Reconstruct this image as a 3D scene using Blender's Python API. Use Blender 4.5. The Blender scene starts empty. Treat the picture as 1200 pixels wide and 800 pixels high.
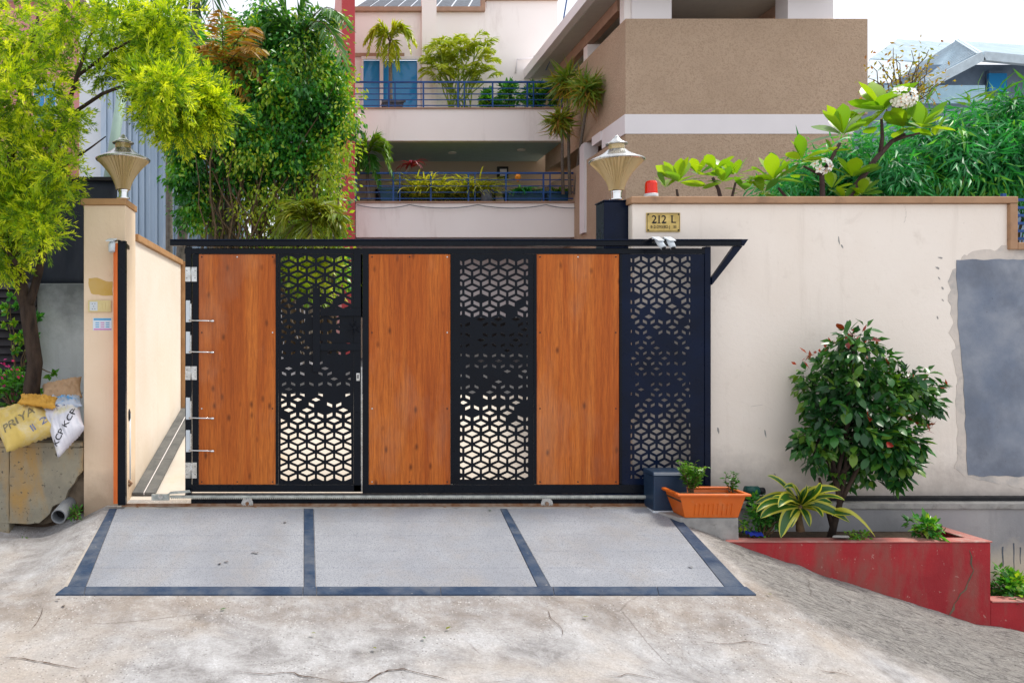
import bpy, bmesh, math, random
import numpy as np
from mathutils import Vector, Matrix, noise
from mathutils.bvhtree import BVHTree
R = math.radians
sc = bpy.context.scene
C = sc.collection
rng = np.random.default_rng(7)
random.seed(11)

# ------------------------------------------------------------------ camera, sky, sun, exposure
F, CD, H, PX, PY = 933.0, 6.1, 1.28, 370.0, 395.0     # metres: the gate front is the plane y = 0, the lens stands 6.1 m before it
cam = bpy.data.cameras.new('camera')
cam.sensor_width = 36; cam.lens = F / 1200 * 36
cam.shift_x = (600 - PX) / 1200; cam.shift_y = (PY - 400) / 1200
cam.clip_start = .05; cam.clip_end = 2000
co = bpy.data.objects.new('camera', cam); C.objects.link(co)
co.location = (0, -CD, H); co.rotation_euler = (R(90), 0, 0)
sc.camera = co

SUN_EL, SUN_AZ = 61, 82       # azimuth: 0 = +y, clockwise
w = bpy.data.worlds.new('World'); sc.world = w; w.use_nodes = True
nt = w.node_tree; nt.nodes.clear()
wo = nt.nodes.new('ShaderNodeOutputWorld'); bg = nt.nodes.new('ShaderNodeBackground')
sky = nt.nodes.new('ShaderNodeTexSky'); sky.sky_type = 'NISHITA'; sky.sun_disc = False
sky.sun_elevation = R(SUN_EL); sky.sun_rotation = R(SUN_AZ)
sky.air_density = 1.0; sky.dust_density = 4.0; sky.ozone_density = 1.0
hz = nt.nodes.new('ShaderNodeMix'); hz.data_type = 'RGBA'; hz.inputs[0].default_value = .68
hz.inputs[7].default_value = (9.6, 9.7, 10.2, 1)       # bright thin cloud over the blue
nt.links.new(sky.outputs[0], hz.inputs[6]); nt.links.new(hz.outputs[2], bg.inputs[0])
bg.inputs[1].default_value = .118
nt.links.new(bg.outputs[0], wo.inputs[0])
sl = bpy.data.lights.new('sun', 'SUN'); sl.energy = 2.7; sl.angle = R(12); sl.color = (1, .95, .86)
so = bpy.data.objects.new('sun', sl); C.objects.link(so)
az, el = R(SUN_AZ), R(SUN_EL)
sd = Vector((math.sin(az) * math.cos(el), math.cos(az) * math.cos(el), math.sin(el)))
so.rotation_euler = (-sd).to_track_quat('-Z', 'Y').to_euler(); so.location = (6, 4, 14)
sc.view_settings.view_transform = 'Standard'; sc.view_settings.look = 'None'
sc.view_settings.exposure = 0.40; sc.view_settings.gamma = 1

# ------------------------------------------------------------------ helpers
def X(px, d=CD): return (px - PX) * d / F
def Z(py, d=CD): return H + (PY - py) * d / F
def W(px, py, d=CD): return Vector((X(px, d), d - CD, Z(py, d)))

def tag(o, label=None, cat=None, group=None, kind=None):
    if label: o['label'] = label
    if cat: o['category'] = cat
    if group: o['group'] = group
    if kind: o['kind'] = kind
    return o
def thing(name, label, cat, loc=(0, 0, 0), group=None):
    o = bpy.data.objects.new(name, None); C.objects.link(o); o.location = loc; o.empty_display_size = .1
    return tag(o, label, cat, group)
def worldloc(o):
    v = Vector((0, 0, 0))
    while o: v += o.location; o = o.parent
    return v
def link(name, me, parent=None, origin=None):
    o = bpy.data.objects.new(name, me); C.objects.link(o)
    if parent:
        o.parent = parent; po = worldloc(parent)
    else: po = Vector((0, 0, 0))
    org = Vector(origin) if origin is not None else po
    me.transform(Matrix.Translation(-org)); o.location = org - po
    return o
def copy_tree(o, parent=None):
    c = o.copy(); C.objects.link(c); c.parent = parent
    for ch in list(o.children): copy_tree(ch, c)
    return c

class MB:
    def __init__(s): s.v = []; s.f = []; s.m = []; s.k = 0
    def add(s, vs, fs):
        n = len(s.v); s.v += [tuple(v) for v in vs]
        for f in fs: s.f.append(tuple(i + n for i in f)); s.m.append(s.k)
        return s
    def box(s, x0, x1, y0, y1, z0, z1):
        return s.add([(x0,y0,z0),(x1,y0,z0),(x1,y1,z0),(x0,y1,z0),(x0,y0,z1),(x1,y0,z1),(x1,y1,z1),(x0,y1,z1)],
                     [(0,3,2,1),(4,5,6,7),(0,1,5,4),(1,2,6,5),(2,3,7,6),(3,0,4,7)])
    def hexa(s, p):      # eight corners, bottom ring then top ring
        return s.add(p, [(0,3,2,1),(4,5,6,7),(0,1,5,4),(1,2,6,5),(2,3,7,6),(3,0,4,7)])
    def bar(s, a, b, wx, wz, up=(0, 0, 1)):
        a, b = Vector(a), Vector(b); t = (b - a).normalized(); up = Vector(up)
        if abs(t.dot(up)) > .98: up = Vector((0, 1, 0))
        u = t.cross(up).normalized() * wx / 2; v = u.cross(t).normalized() * wz / 2
        q = [a-u-v, a+u-v, a+u+v, a-u+v]; r = [x + (b - a) for x in q]
        return s.add(q + r, [(0,1,2,3),(7,6,5,4),(0,4,5,1),(1,5,6,2),(2,6,7,3),(3,7,4,0)])
    def tube(s, pts, rad, n=8, cap=True):
        pts = [Vector(p) for p in pts]
        if not hasattr(rad, '__len__'): rad = [rad] * len(pts)
        b = len(s.v); ref = None
        for i, p in enumerate(pts):
            t = (pts[min(i+1, len(pts)-1)] - pts[max(i-1, 0)])
            t = t.normalized() if t.length > 1e-9 else Vector((0, 0, 1))
            if ref is None: ref = Vector((1, 0, 0)) if abs(t.x) < .8 else Vector((0, 1, 0))
            u = (ref - t * ref.dot(t)).normalized(); ref = u; v = t.cross(u)
            for k in range(n):
                a = 2 * math.pi * k / n
                s.v.append(tuple(p + (u * math.cos(a) + v * math.sin(a)) * rad[i]))
        for i in range(len(pts) - 1):
            for k in range(n):
                k2 = (k + 1) % n
                s.f.append((b+i*n+k, b+i*n+k2, b+(i+1)*n+k2, b+(i+1)*n+k)); s.m.append(s.k)
        if cap:
            s.f.append(tuple(b + k for k in range(n))[::-1]); s.m.append(s.k)
            s.f.append(tuple(b + (len(pts)-1)*n + k for k in range(n))); s.m.append(s.k)
        return s
    def lathe(s, prof, c, n=24, rib=0, amp=0):
        b = len(s.v); c = Vector(c)
        for (r, z) in prof:
            for k in range(n):
                a = 2 * math.pi * k / n; rr = r * (1 + (amp if (k % 2) else 0))
                s.v.append((c.x + rr * math.cos(a), c.y + rr * math.sin(a), c.z + z))
        for i in range(len(prof) - 1):
            for k in range(n):
                k2 = (k + 1) % n
                s.f.append((b+i*n+k, b+i*n+k2, b+(i+1)*n+k2, b+(i+1)*n+k)); s.m.append(s.k)
        s.f.append(tuple(b + k for k in range(n))[::-1]); s.m.append(s.k)
        s.f.append(tuple(b + (len(prof)-1)*n + k for k in range(n))); s.m.append(s.k)
        return s
    def prism(s, poly, y0, y1):      # poly of (x, z), extruded along y
        n = len(poly)
        vs = [(x, y0, z) for x, z in poly] + [(x, y1, z) for x, z in poly]
        fs = [tuple(range(n)), tuple(range(2*n-1, n-1, -1))] + [(i, i+n, (i+1) % n + n, (i+1) % n) for i in range(n)]
        return s.add(vs, fs)
    def slab(s, quad, th):           # polygon of 3-D points given thickness along its normal
        q = [Vector(p) for p in quad]; n = (q[1]-q[0]).cross(q[2]-q[0]).normalized() * th
        k = len(q); r = [p - n for p in q]
        return s.add(q + r, [tuple(range(k)), tuple(range(2*k-1, k-1, -1))] + [(i, i+k, (i+1) % k + k, (i+1) % k) for i in range(k)])
    def mesh(s, name, mat, smooth=False):
        me = bpy.data.meshes.new(name); me.from_pydata(s.v, [], s.f)
        mats = mat if isinstance(mat, (list, tuple)) else [mat]
        for m_ in mats: me.materials.append(m_)
        if len(mats) > 1: me.polygons.foreach_set('material_index', s.m)
        bm = bmesh.new(); bm.from_mesh(me); bmesh.ops.recalc_face_normals(bm, faces=bm.faces); bm.to_mesh(me); bm.free()
        if smooth: me.shade_smooth()
        return me
    def build(s, name, mat, parent=None, origin=None, smooth=False, bevel=0, seg=2):
        o = link(name, s.mesh(name, mat, smooth), parent, origin)
        if bevel:
            b = o.modifiers.new('bevel', 'BEVEL'); b.width = bevel; b.segments = seg; b.limit_method = 'ANGLE'
            b.angle_limit = R(40); b.harden_normals = False
        return o

# ------------------------------------------------------------------ materials
def nodes_of(name):
    m = bpy.data.materials.new(name); m.use_nodes = True
    t = m.node_tree; return m, t, t.nodes['Principled BSDF']
def N(t, typ, **kw):
    n = t.nodes.new(typ)
    for k, v in kw.items(): setattr(n, k, v)
    return n
def pos(t, scale=(1, 1, 1), obj=False):
    g = N(t, 'ShaderNodeTexCoord') if obj else N(t, 'ShaderNodeNewGeometry')
    mp = N(t, 'ShaderNodeMapping'); mp.inputs['Scale'].default_value = scale
    t.links.new(g.outputs['Object' if obj else 'Position'], mp.inputs['Vector']); return mp.outputs[0]
def noise_n(t, vec, scale, detail=6, rough=.6, dist=0):
    n = N(t, 'ShaderNodeTexNoise'); n.inputs['Scale'].default_value = scale; n.inputs['Detail'].default_value = detail
    n.inputs['Roughness'].default_value = rough; n.inputs['Distortion'].default_value = dist
    t.links.new(vec, n.inputs['Vector']); return n.outputs['Fac']
def ramp(t, fac, stops, interp='LINEAR'):
    r = N(t, 'ShaderNodeValToRGB'); r.color_ramp.interpolation = interp
    e = r.color_ramp.elements
    while len(e) < len(stops): e.new(.5)
    for i, (p, c) in enumerate(stops):
        e[i].position = p; e[i].color = (*c, 1) if len(c) == 3 else c
    t.links.new(fac, r.inputs[0]); return r.outputs[0]
def mixc(t, fac, a, b, mode='MIX'):
    m = N(t, 'ShaderNodeMix', data_type='RGBA', blend_type=mode)
    for sock, v in ((0, fac), (6, a), (7, b)):
        if isinstance(v, (int, float)): m.inputs[sock].default_value = v
        elif isinstance(v, tuple): m.inputs[sock].default_value = (*v, 1) if len(v) == 3 else v
        else: t.links.new(v, m.inputs[sock])
    return m.outputs[2]
def math_n(t, op, a, b=None, clamp=False):
    m = N(t, 'ShaderNodeMath', operation=op, use_clamp=clamp)
    for i, v in enumerate((a, b)):
        if v is None: continue
        if isinstance(v, (int, float)): m.inputs[i].default_value = v
        else: t.links.new(v, m.inputs[i])
    return m.outputs[0]
def bump(t, b, h, strength, dist=.01):
    n = N(t, 'ShaderNodeBump'); n.inputs['Strength'].default_value = strength; n.inputs['Distance'].default_value = dist
    t.links.new(h, n.inputs['Height']); t.links.new(n.outputs[0], b.inputs['Normal'])
def M(name, c, c2=None, scale=4, rough=.6, metal=0, bmp=0, bscale=80, spec=.28, stretch=(1,1,1), stain=None, speck=None, dist=.01, coat=0, lo=.35, hi=.65):
    m, t, b = nodes_of(name)
    b.inputs['Roughness'].default_value = rough; b.inputs['Metallic'].default_value = metal
    b.inputs['Specular IOR Level'].default_value = spec; b.inputs['Coat Weight'].default_value = coat
    p = pos(t, stretch)
    c2 = c2 or tuple(x * .8 for x in c)
    n1 = noise_n(t, p, scale)
    col = ramp(t, n1, [(lo, c), (hi, c2)])
    if stain:        # (colour, scale, lo, hi, stretch)
        ps = pos(t, stain[4]) if len(stain) > 4 else p
        f = ramp(t, noise_n(t, ps, stain[1], 8, .65, .3), [(stain[2], (0,0,0)), (stain[3], (1,1,1))])
        col = mixc(t, f, col, stain[0])
    if speck:        # (colour, scale, threshold)
        f = ramp(t, noise_n(t, p, speck[1], 3, .7), [(speck[2], (0,0,0)), (speck[2] + .06, (1,1,1))])
        col = mixc(t, f, col, speck[0])
    t.links.new(col, b.inputs['Base Color'])
    rr = ramp(t, noise_n(t, p, scale * 3), [(.3, (rough*.8,)*3), (.7, (min(1, rough*1.2),)*3)])
    t.links.new(rr, b.inputs['Roughness'])
    if bmp: bump(t, b, noise_n(t, p, bscale, 6, .7), bmp, dist)
    return m
def leafmat(name, stops, objrand=False, trans=.35, rough=.4, spec=.5):
    m, t, b = nodes_of(name)
    if objrand: fac = N(t, 'ShaderNodeObjectInfo').outputs['Random']
    else:
        a = N(t, 'ShaderNodeAttribute'); a.attribute_name = 'rnd'; fac = a.outputs['Fac']
    k = len(stops); col = ramp(t, fac, [(i / max(1, k - 1), c) for i, c in enumerate(stops)])
    col = mixc(t, math_n(t, 'MULTIPLY', noise_n(t, pos(t), 9, 3), .5), col, tuple(x * .55 for x in stops[k // 2]))
    t.links.new(col, b.inputs['Base Color']); b.inputs['Roughness'].default_value = rough
    b.inputs['Specular IOR Level'].default_value = spec
    tr = N(t, 'ShaderNodeBsdfTranslucent'); mx = N(t, 'ShaderNodeMixShader'); mx.inputs[0].default_value = trans
    tc = mixc(t, 1.0, col, (1.5, 1.5, .5), 'MULTIPLY')
    t.links.new(tc, tr.inputs[0]); t.links.new(b.outputs[0], mx.inputs[1]); t.links.new(tr.outputs[0], mx.inputs[2])
    t.links.new(mx.outputs[0], t.nodes['Material Output'].inputs[0])
    return m

def wood_mat():
    m, t, b = nodes_of('orange_wood')
    oi = N(t, 'ShaderNodeObjectInfo').outputs['Random']
    def pos(t, scale=(1, 1, 1)):
        g = N(t, 'ShaderNodeNewGeometry'); mp = N(t, 'ShaderNodeMapping'); mp.inputs['Scale'].default_value = scale
        cb = N(t, 'ShaderNodeCombineXYZ'); t.links.new(math_n(t, 'MULTIPLY', oi, 7), cb.inputs[1]); t.links.new(math_n(t, 'MULTIPLY', oi, 31), cb.inputs[2])
        va = N(t, 'ShaderNodeVectorMath', operation='ADD'); t.links.new(g.outputs['Position'], va.inputs[0]); t.links.new(cb.outputs[0], va.inputs[1])
        t.links.new(va.outputs[0], mp.inputs['Vector']); return mp.outputs[0]
    g = pos(t, (1, 1, 1))
    st = pos(t, (9, 9, .34))
    wide = noise_n(t, pos(t, (2.6, 1, .16)), 3, 3, .5, .4)
    grain = noise_n(t, st, 7, 9, .75, .35)
    fine = noise_n(t, pos(t, (75, 75, 1.6)), 6, 6, .7)
    # cathedral figure: rings bent by knots
    vor = N(t, 'ShaderNodeTexVoronoi'); vor.inputs['Scale'].default_value = 1.0
    t.links.new(pos(t, (9.5, 3, 4.6)), vor.inputs['Vector'])
    kd = vor.outputs['Distance']
    ring = N(t, 'ShaderNodeMath', operation='SINE')
    sx = N(t, 'ShaderNodeSeparateXYZ'); t.links.new(g, sx.inputs[0])
    ph = math_n(t, 'ADD', math_n(t, 'MULTIPLY', math_n(t, 'POWER', kd, .6), 6), math_n(t, 'MULTIPLY', sx.outputs[0], 150))
    ph = math_n(t, 'ADD', ph, math_n(t, 'MULTIPLY', grain, 2.5)); t.links.new(ph, ring.inputs[0])
    base = ramp(t, wide, [(.26, (.34, .064, .009)), (.44, (.50, .115, .014)), (.60, (.62, .175, .026)), (.75, (.42, .088, .011))])
    c = mixc(t, math_n(t, 'MULTIPLY', ramp(t, ring.outputs[0], [(.35, (0,0,0)), (1, (1,1,1))]), .24), base, (.22, .034, .004))
    c = mixc(t, ramp(t, grain, [(.50, (0,0,0)), (.68, (.8,.8,.8))]), c, (.20, .032, .004))
    c = mixc(t, ramp(t, fine, [(.42, (0,0,0)), (.66, (.7,.7,.7))]), c, (.17, .035, .008))
    kn = ramp(t, kd, [(.04, (1,1,1)), (.17, (0,0,0))])
    c = mixc(t, math_n(t, 'MULTIPLY', kn, .85), c, (.09, .016, .004))
    c = mixc(t, math_n(t, 'MULTIPLY', oi, .25), c, (.60, .23, .05))
    dust = ramp(t, noise_n(t, pos(t, (1, 1, .5)), 2.4, 6, .6), [(.52, (0,0,0)), (.75, (.16,.16,.16))])
    c = mixc(t, dust, c, (.55, .42, .30))
    t.links.new(c, b.inputs['Base Color']); b.inputs['Roughness'].default_value = .42; b.inputs['Specular IOR Level'].default_value = .2
    bump(t, b, fine, .12, .002)
    return m

def ground_mat():
    m, t, b = nodes_of('worn_concrete')
    p = pos(t)
    big = noise_n(t, p, .9, 8, .6, .3); mid = noise_n(t, pos(t, (1.2, 1, 1)), 3.4, 15, .74, .35); fin = noise_n(t, p, 70, 8, .8)
    c = ramp(t, mid, [(.33, (.19, .185, .185)), (.43, (.35, .345, .35)), (.53, (.48, .48, .49)), (.66, (.63, .64, .66))])
    c = mixc(t, ramp(t, big, [(.46, (0,0,0)), (.62, (.7,.7,.7))]), c, (.52, .445, .37))
    # muddy band along the foot of the drive and on the left flare
    sx = N(t, 'ShaderNodeSeparateXYZ'); t.links.new(p, sx.inputs[0])
    yb = math_n(t, 'ADD', sx.outputs[1], math_n(t, 'MULTIPLY', noise_n(t, p, 2.2, 4), .55))
    band = ramp(t, math_n(t, 'MULTIPLY', math_n(t, 'ADD', yb, 2.6), .5), [(.42, (0,0,0)), (.56, (.55,.55,.55)), (.66, (.55,.55,.55)), (.95, (.25,.25,.25))])
    c = mixc(t, math_n(t, 'MULTIPLY', band, ramp(t, noise_n(t, p, 7, 8, .7), [(.35, (.15,)*3), (.6, (1,1,1))])), c, (.22, .165, .12))
    # the rough dark flare on the right
    flare = ramp(t, math_n(t, 'MULTIPLY', math_n(t, 'ADD', sx.outputs[0], math_n(t, 'MULTIPLY', noise_n(t, p, 3, 4), .25)), .1), [(.272, (0,0,0)), (.292, (1,1,1))])
    fy = ramp(t, math_n(t, 'MULTIPLY', math_n(t, 'ADD', math_n(t, 'ADD', sx.outputs[1], math_n(t, 'MULTIPLY', sx.outputs[0], .35)), math_n(t, 'ADD', math_n(t, 'MULTIPLY', noise_n(t, p, 4, 5), .5), 1.0)), .4), [(.17, (0,0,0)), (.28, (1,1,1))])
    flare = math_n(t, 'MULTIPLY', flare, fy)
    rot = N(t, 'ShaderNodeMapping'); rot.inputs['Rotation'].default_value = (0, 0, R(32)); rot.inputs['Scale'].default_value = (2.4, 5.2, 1)
    t.links.new(p, rot.inputs[0])
    st = noise_n(t, rot.outputs[0], 4.5, 14, .8, 1.4)
    fc = ramp(t, st, [(.36, (.03, .028, .028)), (.43, (.20, .19, .18)), (.49, (.40, .38, .355)), (.58, (.62, .59, .55))])
    c = mixc(t, math_n(t, 'MULTIPLY', flare, .9), c, fc)
    # fine cracks and chips
    vo = N(t, 'ShaderNodeTexVoronoi', feature='DISTANCE_TO_EDGE'); vo.inputs['Scale'].default_value = .85
    dn = N(t, 'ShaderNodeTexNoise'); dn.inputs['Scale'].default_value = 2.5; dn.inputs['Detail'].default_value = 8
    t.links.new(p, dn.inputs[0]); va = N(t, 'ShaderNodeVectorMath', operation='ADD'); t.links.new(p, va.inputs[0]); t.links.new(mixc(t, .12, (0., 0., 0.), dn.outputs['Color']), va.inputs[1])
    t.links.new(va.outputs[0], vo.inputs['Vector'])
    ck = math_n(t, 'MULTIPLY', ramp(t, vo.outputs['Distance'], [(.0, (1,1,1)), (.006, (0,0,0))]), ramp(t, noise_n(t, p, 1.3, 3), [(.56, (0,0,0)), (.62, (.6,.6,.6))]))
    c = mixc(t, ck, c, (.09, .06, .045))
    sp = ramp(t, noise_n(t, pos(t, (1.3, 1, 1)), 18, 9, .8), [(.62, (0,0,0)), (.70, (.7,.7,.7))])
    c = mixc(t, sp, c, (.15, .12, .095))
    sp2 = ramp(t, noise_n(t, p, 38, 5, .8), [(.60, (0,0,0)), (.66, (.6,.6,.6))])
    c = mixc(t, math_n(t, 'MULTIPLY', sp2, ramp(t, big, [(.4, (1,1,1)), (.6, (.2,.2,.2))])), c, (.13, .11, .09))
    c = mixc(t, ramp(t, fin, [(.40, (0,0,0)), (.66, (.5,.5,.5))]), c, (.20, .18, .165))
    vg = N(t, 'ShaderNodeTexVoronoi'); vg.inputs['Scale'].default_value = 62; t.links.new(p, vg.inputs['Vector'])
    gr_ = N(t, 'ShaderNodeSeparateXYZ'); t.links.new(vg.outputs['Color'], gr_.inputs[0])
    dot = math_n(t, 'MULTIPLY', ramp(t, vg.outputs['Distance'], [(.22, (1,1,1)), (.34, (0,0,0))]), ramp(t, noise_n(t, p, 2.1, 5), [(.42, (.1,.1,.1)), (.6, (.8,.8,.8))]))
    c = mixc(t, math_n(t, 'MULTIPLY', dot, ramp(t, gr_.outputs[0], [(.62, (0,0,0)), (.66, (1,1,1))])), c, (.12, .105, .095))
    c = mixc(t, math_n(t, 'MULTIPLY', dot, ramp(t, gr_.outputs[1], [(.70, (0,0,0)), (.74, (.8,.8,.8))])), c, (.74, .73, .72))
    t.links.new(c, b.inputs['Base Color']); b.inputs['Roughness'].default_value = .85
    hgt = math_n(t, 'ADD', math_n(t, 'MULTIPLY', mid, .8), math_n(t, 'ADD', math_n(t, 'MULTIPLY', fin, .3), math_n(t, 'MULTIPLY', math_n(t, 'MULTIPLY', st, flare), 2.2)))
    bump(t, b, hgt, .9, .035)
    return m

def wall_mat(name, c1, c2, dirt, zlo, zhi, tint=None, bmp=.26, amt=.85):
    """painted plaster: fine trowel relief, rain streaks and splash dirt rising from the foot"""
    m, t, b = nodes_of(name); p = pos(t)
    sx = N(t, 'ShaderNodeSeparateXYZ'); t.links.new(p, sx.inputs[0])
    c = ramp(t, noise_n(t, p, 1.3, 6, .6, .4), [(.35, c1), (.65, c2)])
    streak = ramp(t, noise_n(t, pos(t, (5, 5, .35)), 2.2, 7, .7), [(.56, (0,0,0)), (.82, (.24,.24,.24))])
    c = mixc(t, streak, c, dirt)
    grit = ramp(t, noise_n(t, p, 26, 10, .8), [(.60, (0,0,0)), (.70, (.35,.35,.35))])
    c = mixc(t, grit, c, dirt)
    blot = ramp(t, noise_n(t, p, 4.2, 9, .72, .5), [(.58, (0,0,0)), (.76, (.28,.28,.28))])
    c = mixc(t, blot, c, dirt)
    f = math_n(t, 'DIVIDE', math_n(t, 'SUBTRACT', sx.outputs[2], zlo), zhi - zlo)
    f = math_n(t, 'ADD', f, math_n(t, 'MULTIPLY', math_n(t, 'SUBTRACT', noise_n(t, p, 3.2, 7, .65), .5), 1.5))
    c = mixc(t, ramp(t, f, [(.0, (amt,)*3), (1, (0,0,0))]), c, tint or dirt)
    t.links.new(c, b.inputs['Base Color']); b.inputs['Roughness'].default_value = .8
    b.inputs['Specular IOR Level'].default_value = .25
    bump(t, b, math_n(t, 'ADD', noise_n(t, p, 30, 6, .7), math_n(t, 'MULTIPLY', noise_n(t, p, 4, 3), .6)), bmp, .012)
    return m

mt = {}
mt['ground'] = ground_mat()
mt['wood'] = wood_mat()
mt['black'] = M('black_paint', (.0022, .005, .010), (.0016, .003, .007), scale=6, rough=.3, spec=.16, bmp=.03, bscale=40)
mt['navy'] = M('navy_paint_and_sky_tint', (.0012, .007, .028), (.0008, .004, .015), scale=3, rough=.3, spec=.16, bmp=.03, bscale=40)  # navy on the post; on gate parts the blue is painted sky reflection
mt['bluepaint'] = M('blue_rail_paint', (.010, .07, .27), (.01, .05, .18), rough=.4, spec=.3)
mt['steel'] = M('galvanised_steel', (.66, .67, .66), (.44, .44, .42), scale=30, rough=.26, metal=.9, bmp=.05)
mt['chrome'] = M('chrome', (.8, .8, .8), (.7, .7, .7), rough=.12, metal=1)
mt['rack'] = M('rack_steel', (.55, .57, .52), (.30, .32, .30), scale=22, rough=.5, metal=.35)
mt['rust'] = M('rusty_iron', (.20, .09, .04), (.30, .22, .16), scale=16, rough=.8, bmp=.3)
mt['wall'] = wall_mat('cream_wall_paint', (.86, .785, .70), (.82, .735, .645), (.44, .36, .28), .0, .42, (.34, .30, .27))
mt['inner'] = wall_mat('inner_wall_paint', (.80, .73, .64), (.76, .68, .57), (.56, .46, .34), .1, .5, (.62, .50, .36), amt=.5)
mt['pillar'] = wall_mat('peach_pillar_paint', (.80, .645, .48), (.75, .585, .41), (.42, .27, .13), -.02, .3, (.34, .25, .17))
mt['plinth'] = wall_mat('grey_cement_plinth', (.36, .35, .35), (.26, .26, .27), (.12, .11, .11), -.50, -.28, (.66, .56, .43))
mt['coping'] = M('tan_coping_paint', (.46, .27, .13), (.40, .22, .10), scale=5, rough=.7, bmp=.15, bscale=60, stain=((.25, .14, .07), 6, .55, .75))
mt['copingR'] = M('brown_coping_paint', (.42, .25, .145), (.36, .21, .12), scale=5, rough=.7, bmp=.15, bscale=60, stain=((.22, .13, .08), 6, .55, .75))
mt['patch'] = M('bluegrey_cement', (.17, .205, .27), (.28, .305, .35), scale=3, rough=.75, bmp=.3, bscale=22, stain=((.14, .16, .20), 2.2, .45, .7), speck=((.06,.07,.08), 60, .70))
mt['render'] = M('raw_cement_rim', (.66, .59, .52), (.56, .51, .46), scale=5, rough=.9, bmp=.4, bscale=26, stain=((.36,.35,.34), 4, .52, .72))
mt['granite'] = M('grey_granite_paving', (.31, .325, .355), (.24, .255, .285), scale=2, rough=.7, bmp=.25, bscale=160, speck=((.17, .18, .21), 120, .53), stain=((.27, .26, .255), 2.6, .48, .74, (1, .7, 1)))
mt['granite2'] = M('grey_granite_paving_light', (.46, .465, .475), (.38, .385, .40), scale=2, rough=.7, bmp=.25, bscale=160, speck=((.27, .27, .29), 120, .50), stain=((.38, .36, .34), 3, .5, .75))
mt['slate'] = M('dark_blue_slate', (.014, .034, .075), (.03, .056, .105), scale=9, rough=.6, bmp=.4, bscale=40, stain=((.13, .145, .17), 5, .42, .80), speck=((.24, .24, .24), 30, .68))
mt['gutter'] = M('grey_gutter_tile', (.10, .105, .105), (.16, .16, .155), scale=8, rough=.7, bmp=.3)
mt['cementjoint'] = M('joint_mortar', (.42, .38, .34), (.33, .30, .27), scale=20, rough=.9, bmp=.3)
mt['stone'] = M('weathered_block', (.33, .30, .22), (.24, .22, .17), scale=5, rough=.9, bmp=.7, bscale=35, stain=((.40, .25, .09), 2.6, .48, .68, (1.6, 1, .5)), speck=((.10, .09, .07), 26, .62))
mt['concrete'] = M('cast_concrete', (.36, .35, .33), (.25, .245, .235), scale=8, rough=.85, bmp=.4, bscale=45, stain=((.14,.13,.12), 10, .55, .75))
mt['soil'] = M('soil', (.05, .034, .022), (.09, .06, .04), scale=12, rough=.95, bmp=.9, bscale=30)
mt['mud'] = M('wet_mud', (.07, .052, .035), (.16, .12, .08), scale=8, rough=.6, bmp=.9, bscale=18)
mt['red'] = M('red_planter_paint', (.40, .022, .028), (.30, .018, .024), scale=3, rough=.6, bmp=.4, bscale=50, stain=((.26, .075, .06), 3.5, .46, .66, (1.5, 1, .5)), speck=((.42, .20, .17), 22, .66))
mt['redtop'] = M('worn_red_top', (.44, .13, .11), (.40, .20, .17), scale=7, rough=.7, bmp=.3, bscale=40, stain=((.45, .36, .32), 8, .52, .7))
mt['brown'] = M('brown_textured_plaster', (.52, .38, .265), (.47, .34, .235), scale=1.2, rough=.9, bmp=1, bscale=26, dist=.03, speck=((.42, .30, .205), 24, .52))
mt['white'] = M('white_plaster', (.90, .845, .81), (.87, .805, .77), scale=.5, rough=.85, bmp=.08, bscale=20, stain=((.60,.52,.48), .7, .55, .8, (1.4,1,.3)))
mt['bandwhite'] = M('white_band_paint', (.82, .78, .78), (.78, .74, .74), scale=.7, rough=.8)
mt['trimbrown'] = M('brown_trim', (.42, .26, .18), rough=.7)
mt['soffit'] = M('grey_soffit', (.42, .55, .56), (.38, .50, .51), rough=.8)
mt['soffit2'] = M('pale_ceiling', (.50, .48, .44), (.46, .44, .41), rough=.8)
mt['beige'] = M('beige_wall', (.50, .40, .30), (.45, .36, .27), scale=.6, rough=.85)
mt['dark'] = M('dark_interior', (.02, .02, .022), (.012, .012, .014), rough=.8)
mt['yard'] = M('shaded_yard_paving', (.05, .05, .052), (.035, .035, .037), scale=2, rough=.8)  # near-black colour stands in for the shade under the house
mt['ramp'] = M('pale_ramp_concrete', (.62, .57, .50), (.54, .485, .42), scale=2, rough=.8, bmp=.2, bscale=60, stain=((.55, .45, .34), 2.5, .5, .75))
mt['redcol'] = M('red_column_paint', (.50, .075, .075), (.44, .06, .065), scale=.8, rough=.75, bmp=.2, bscale=12)
mt['pinkcol'] = M('pink_fin_paint', (.62, .30, .27), (.58, .27, .24), rough=.8)
mt['pink'] = M('pink_house_paint', (.68, .30, .30), (.62, .26, .26), scale=.6, rough=.85, stain=((.5, .2, .2), 1, .5, .7))
mt['sheet'] = M('pale_blue_sheet', (.42, .52, .64), (.34, .44, .56), scale=.9, rough=.42, metal=.25, stretch=(1, 1, .3), stain=((.56, .62, .70), 1.4, .5, .7, (2, 1, .3)))
mt['sheetw'] = M('white_sheet', (.74, .78, .82), (.68, .72, .77), rough=.5)
mt['tarp'] = M('black_shade_cloth', (.010, .014, .022), (.02, .026, .038), scale=3, rough=.75, bmp=.5, bscale=30, stretch=(1, 1, .4))
mt['greywall'] = wall_mat('pale_grey_wall', (.52, .55, .56), (.46, .50, .52), (.10, .11, .11), 1.80, 1.25, (.06, .07, .07))
mt['shutter'] = M('dark_shutter', (.018, .016, .020), (.03, .026, .03), rough=.6)
mt['bark'] = M('dark_bark', (.055, .036, .026), (.022, .015, .012), scale=14, rough=.95, bmp=1, bscale=26, stretch=(1, 1, .3), lo=.4, hi=.6)
mt['bark2'] = M('brown_stems', (.16, .11, .06), (.08, .055, .03), scale=18, rough=.9, bmp=.6, bscale=40)
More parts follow.
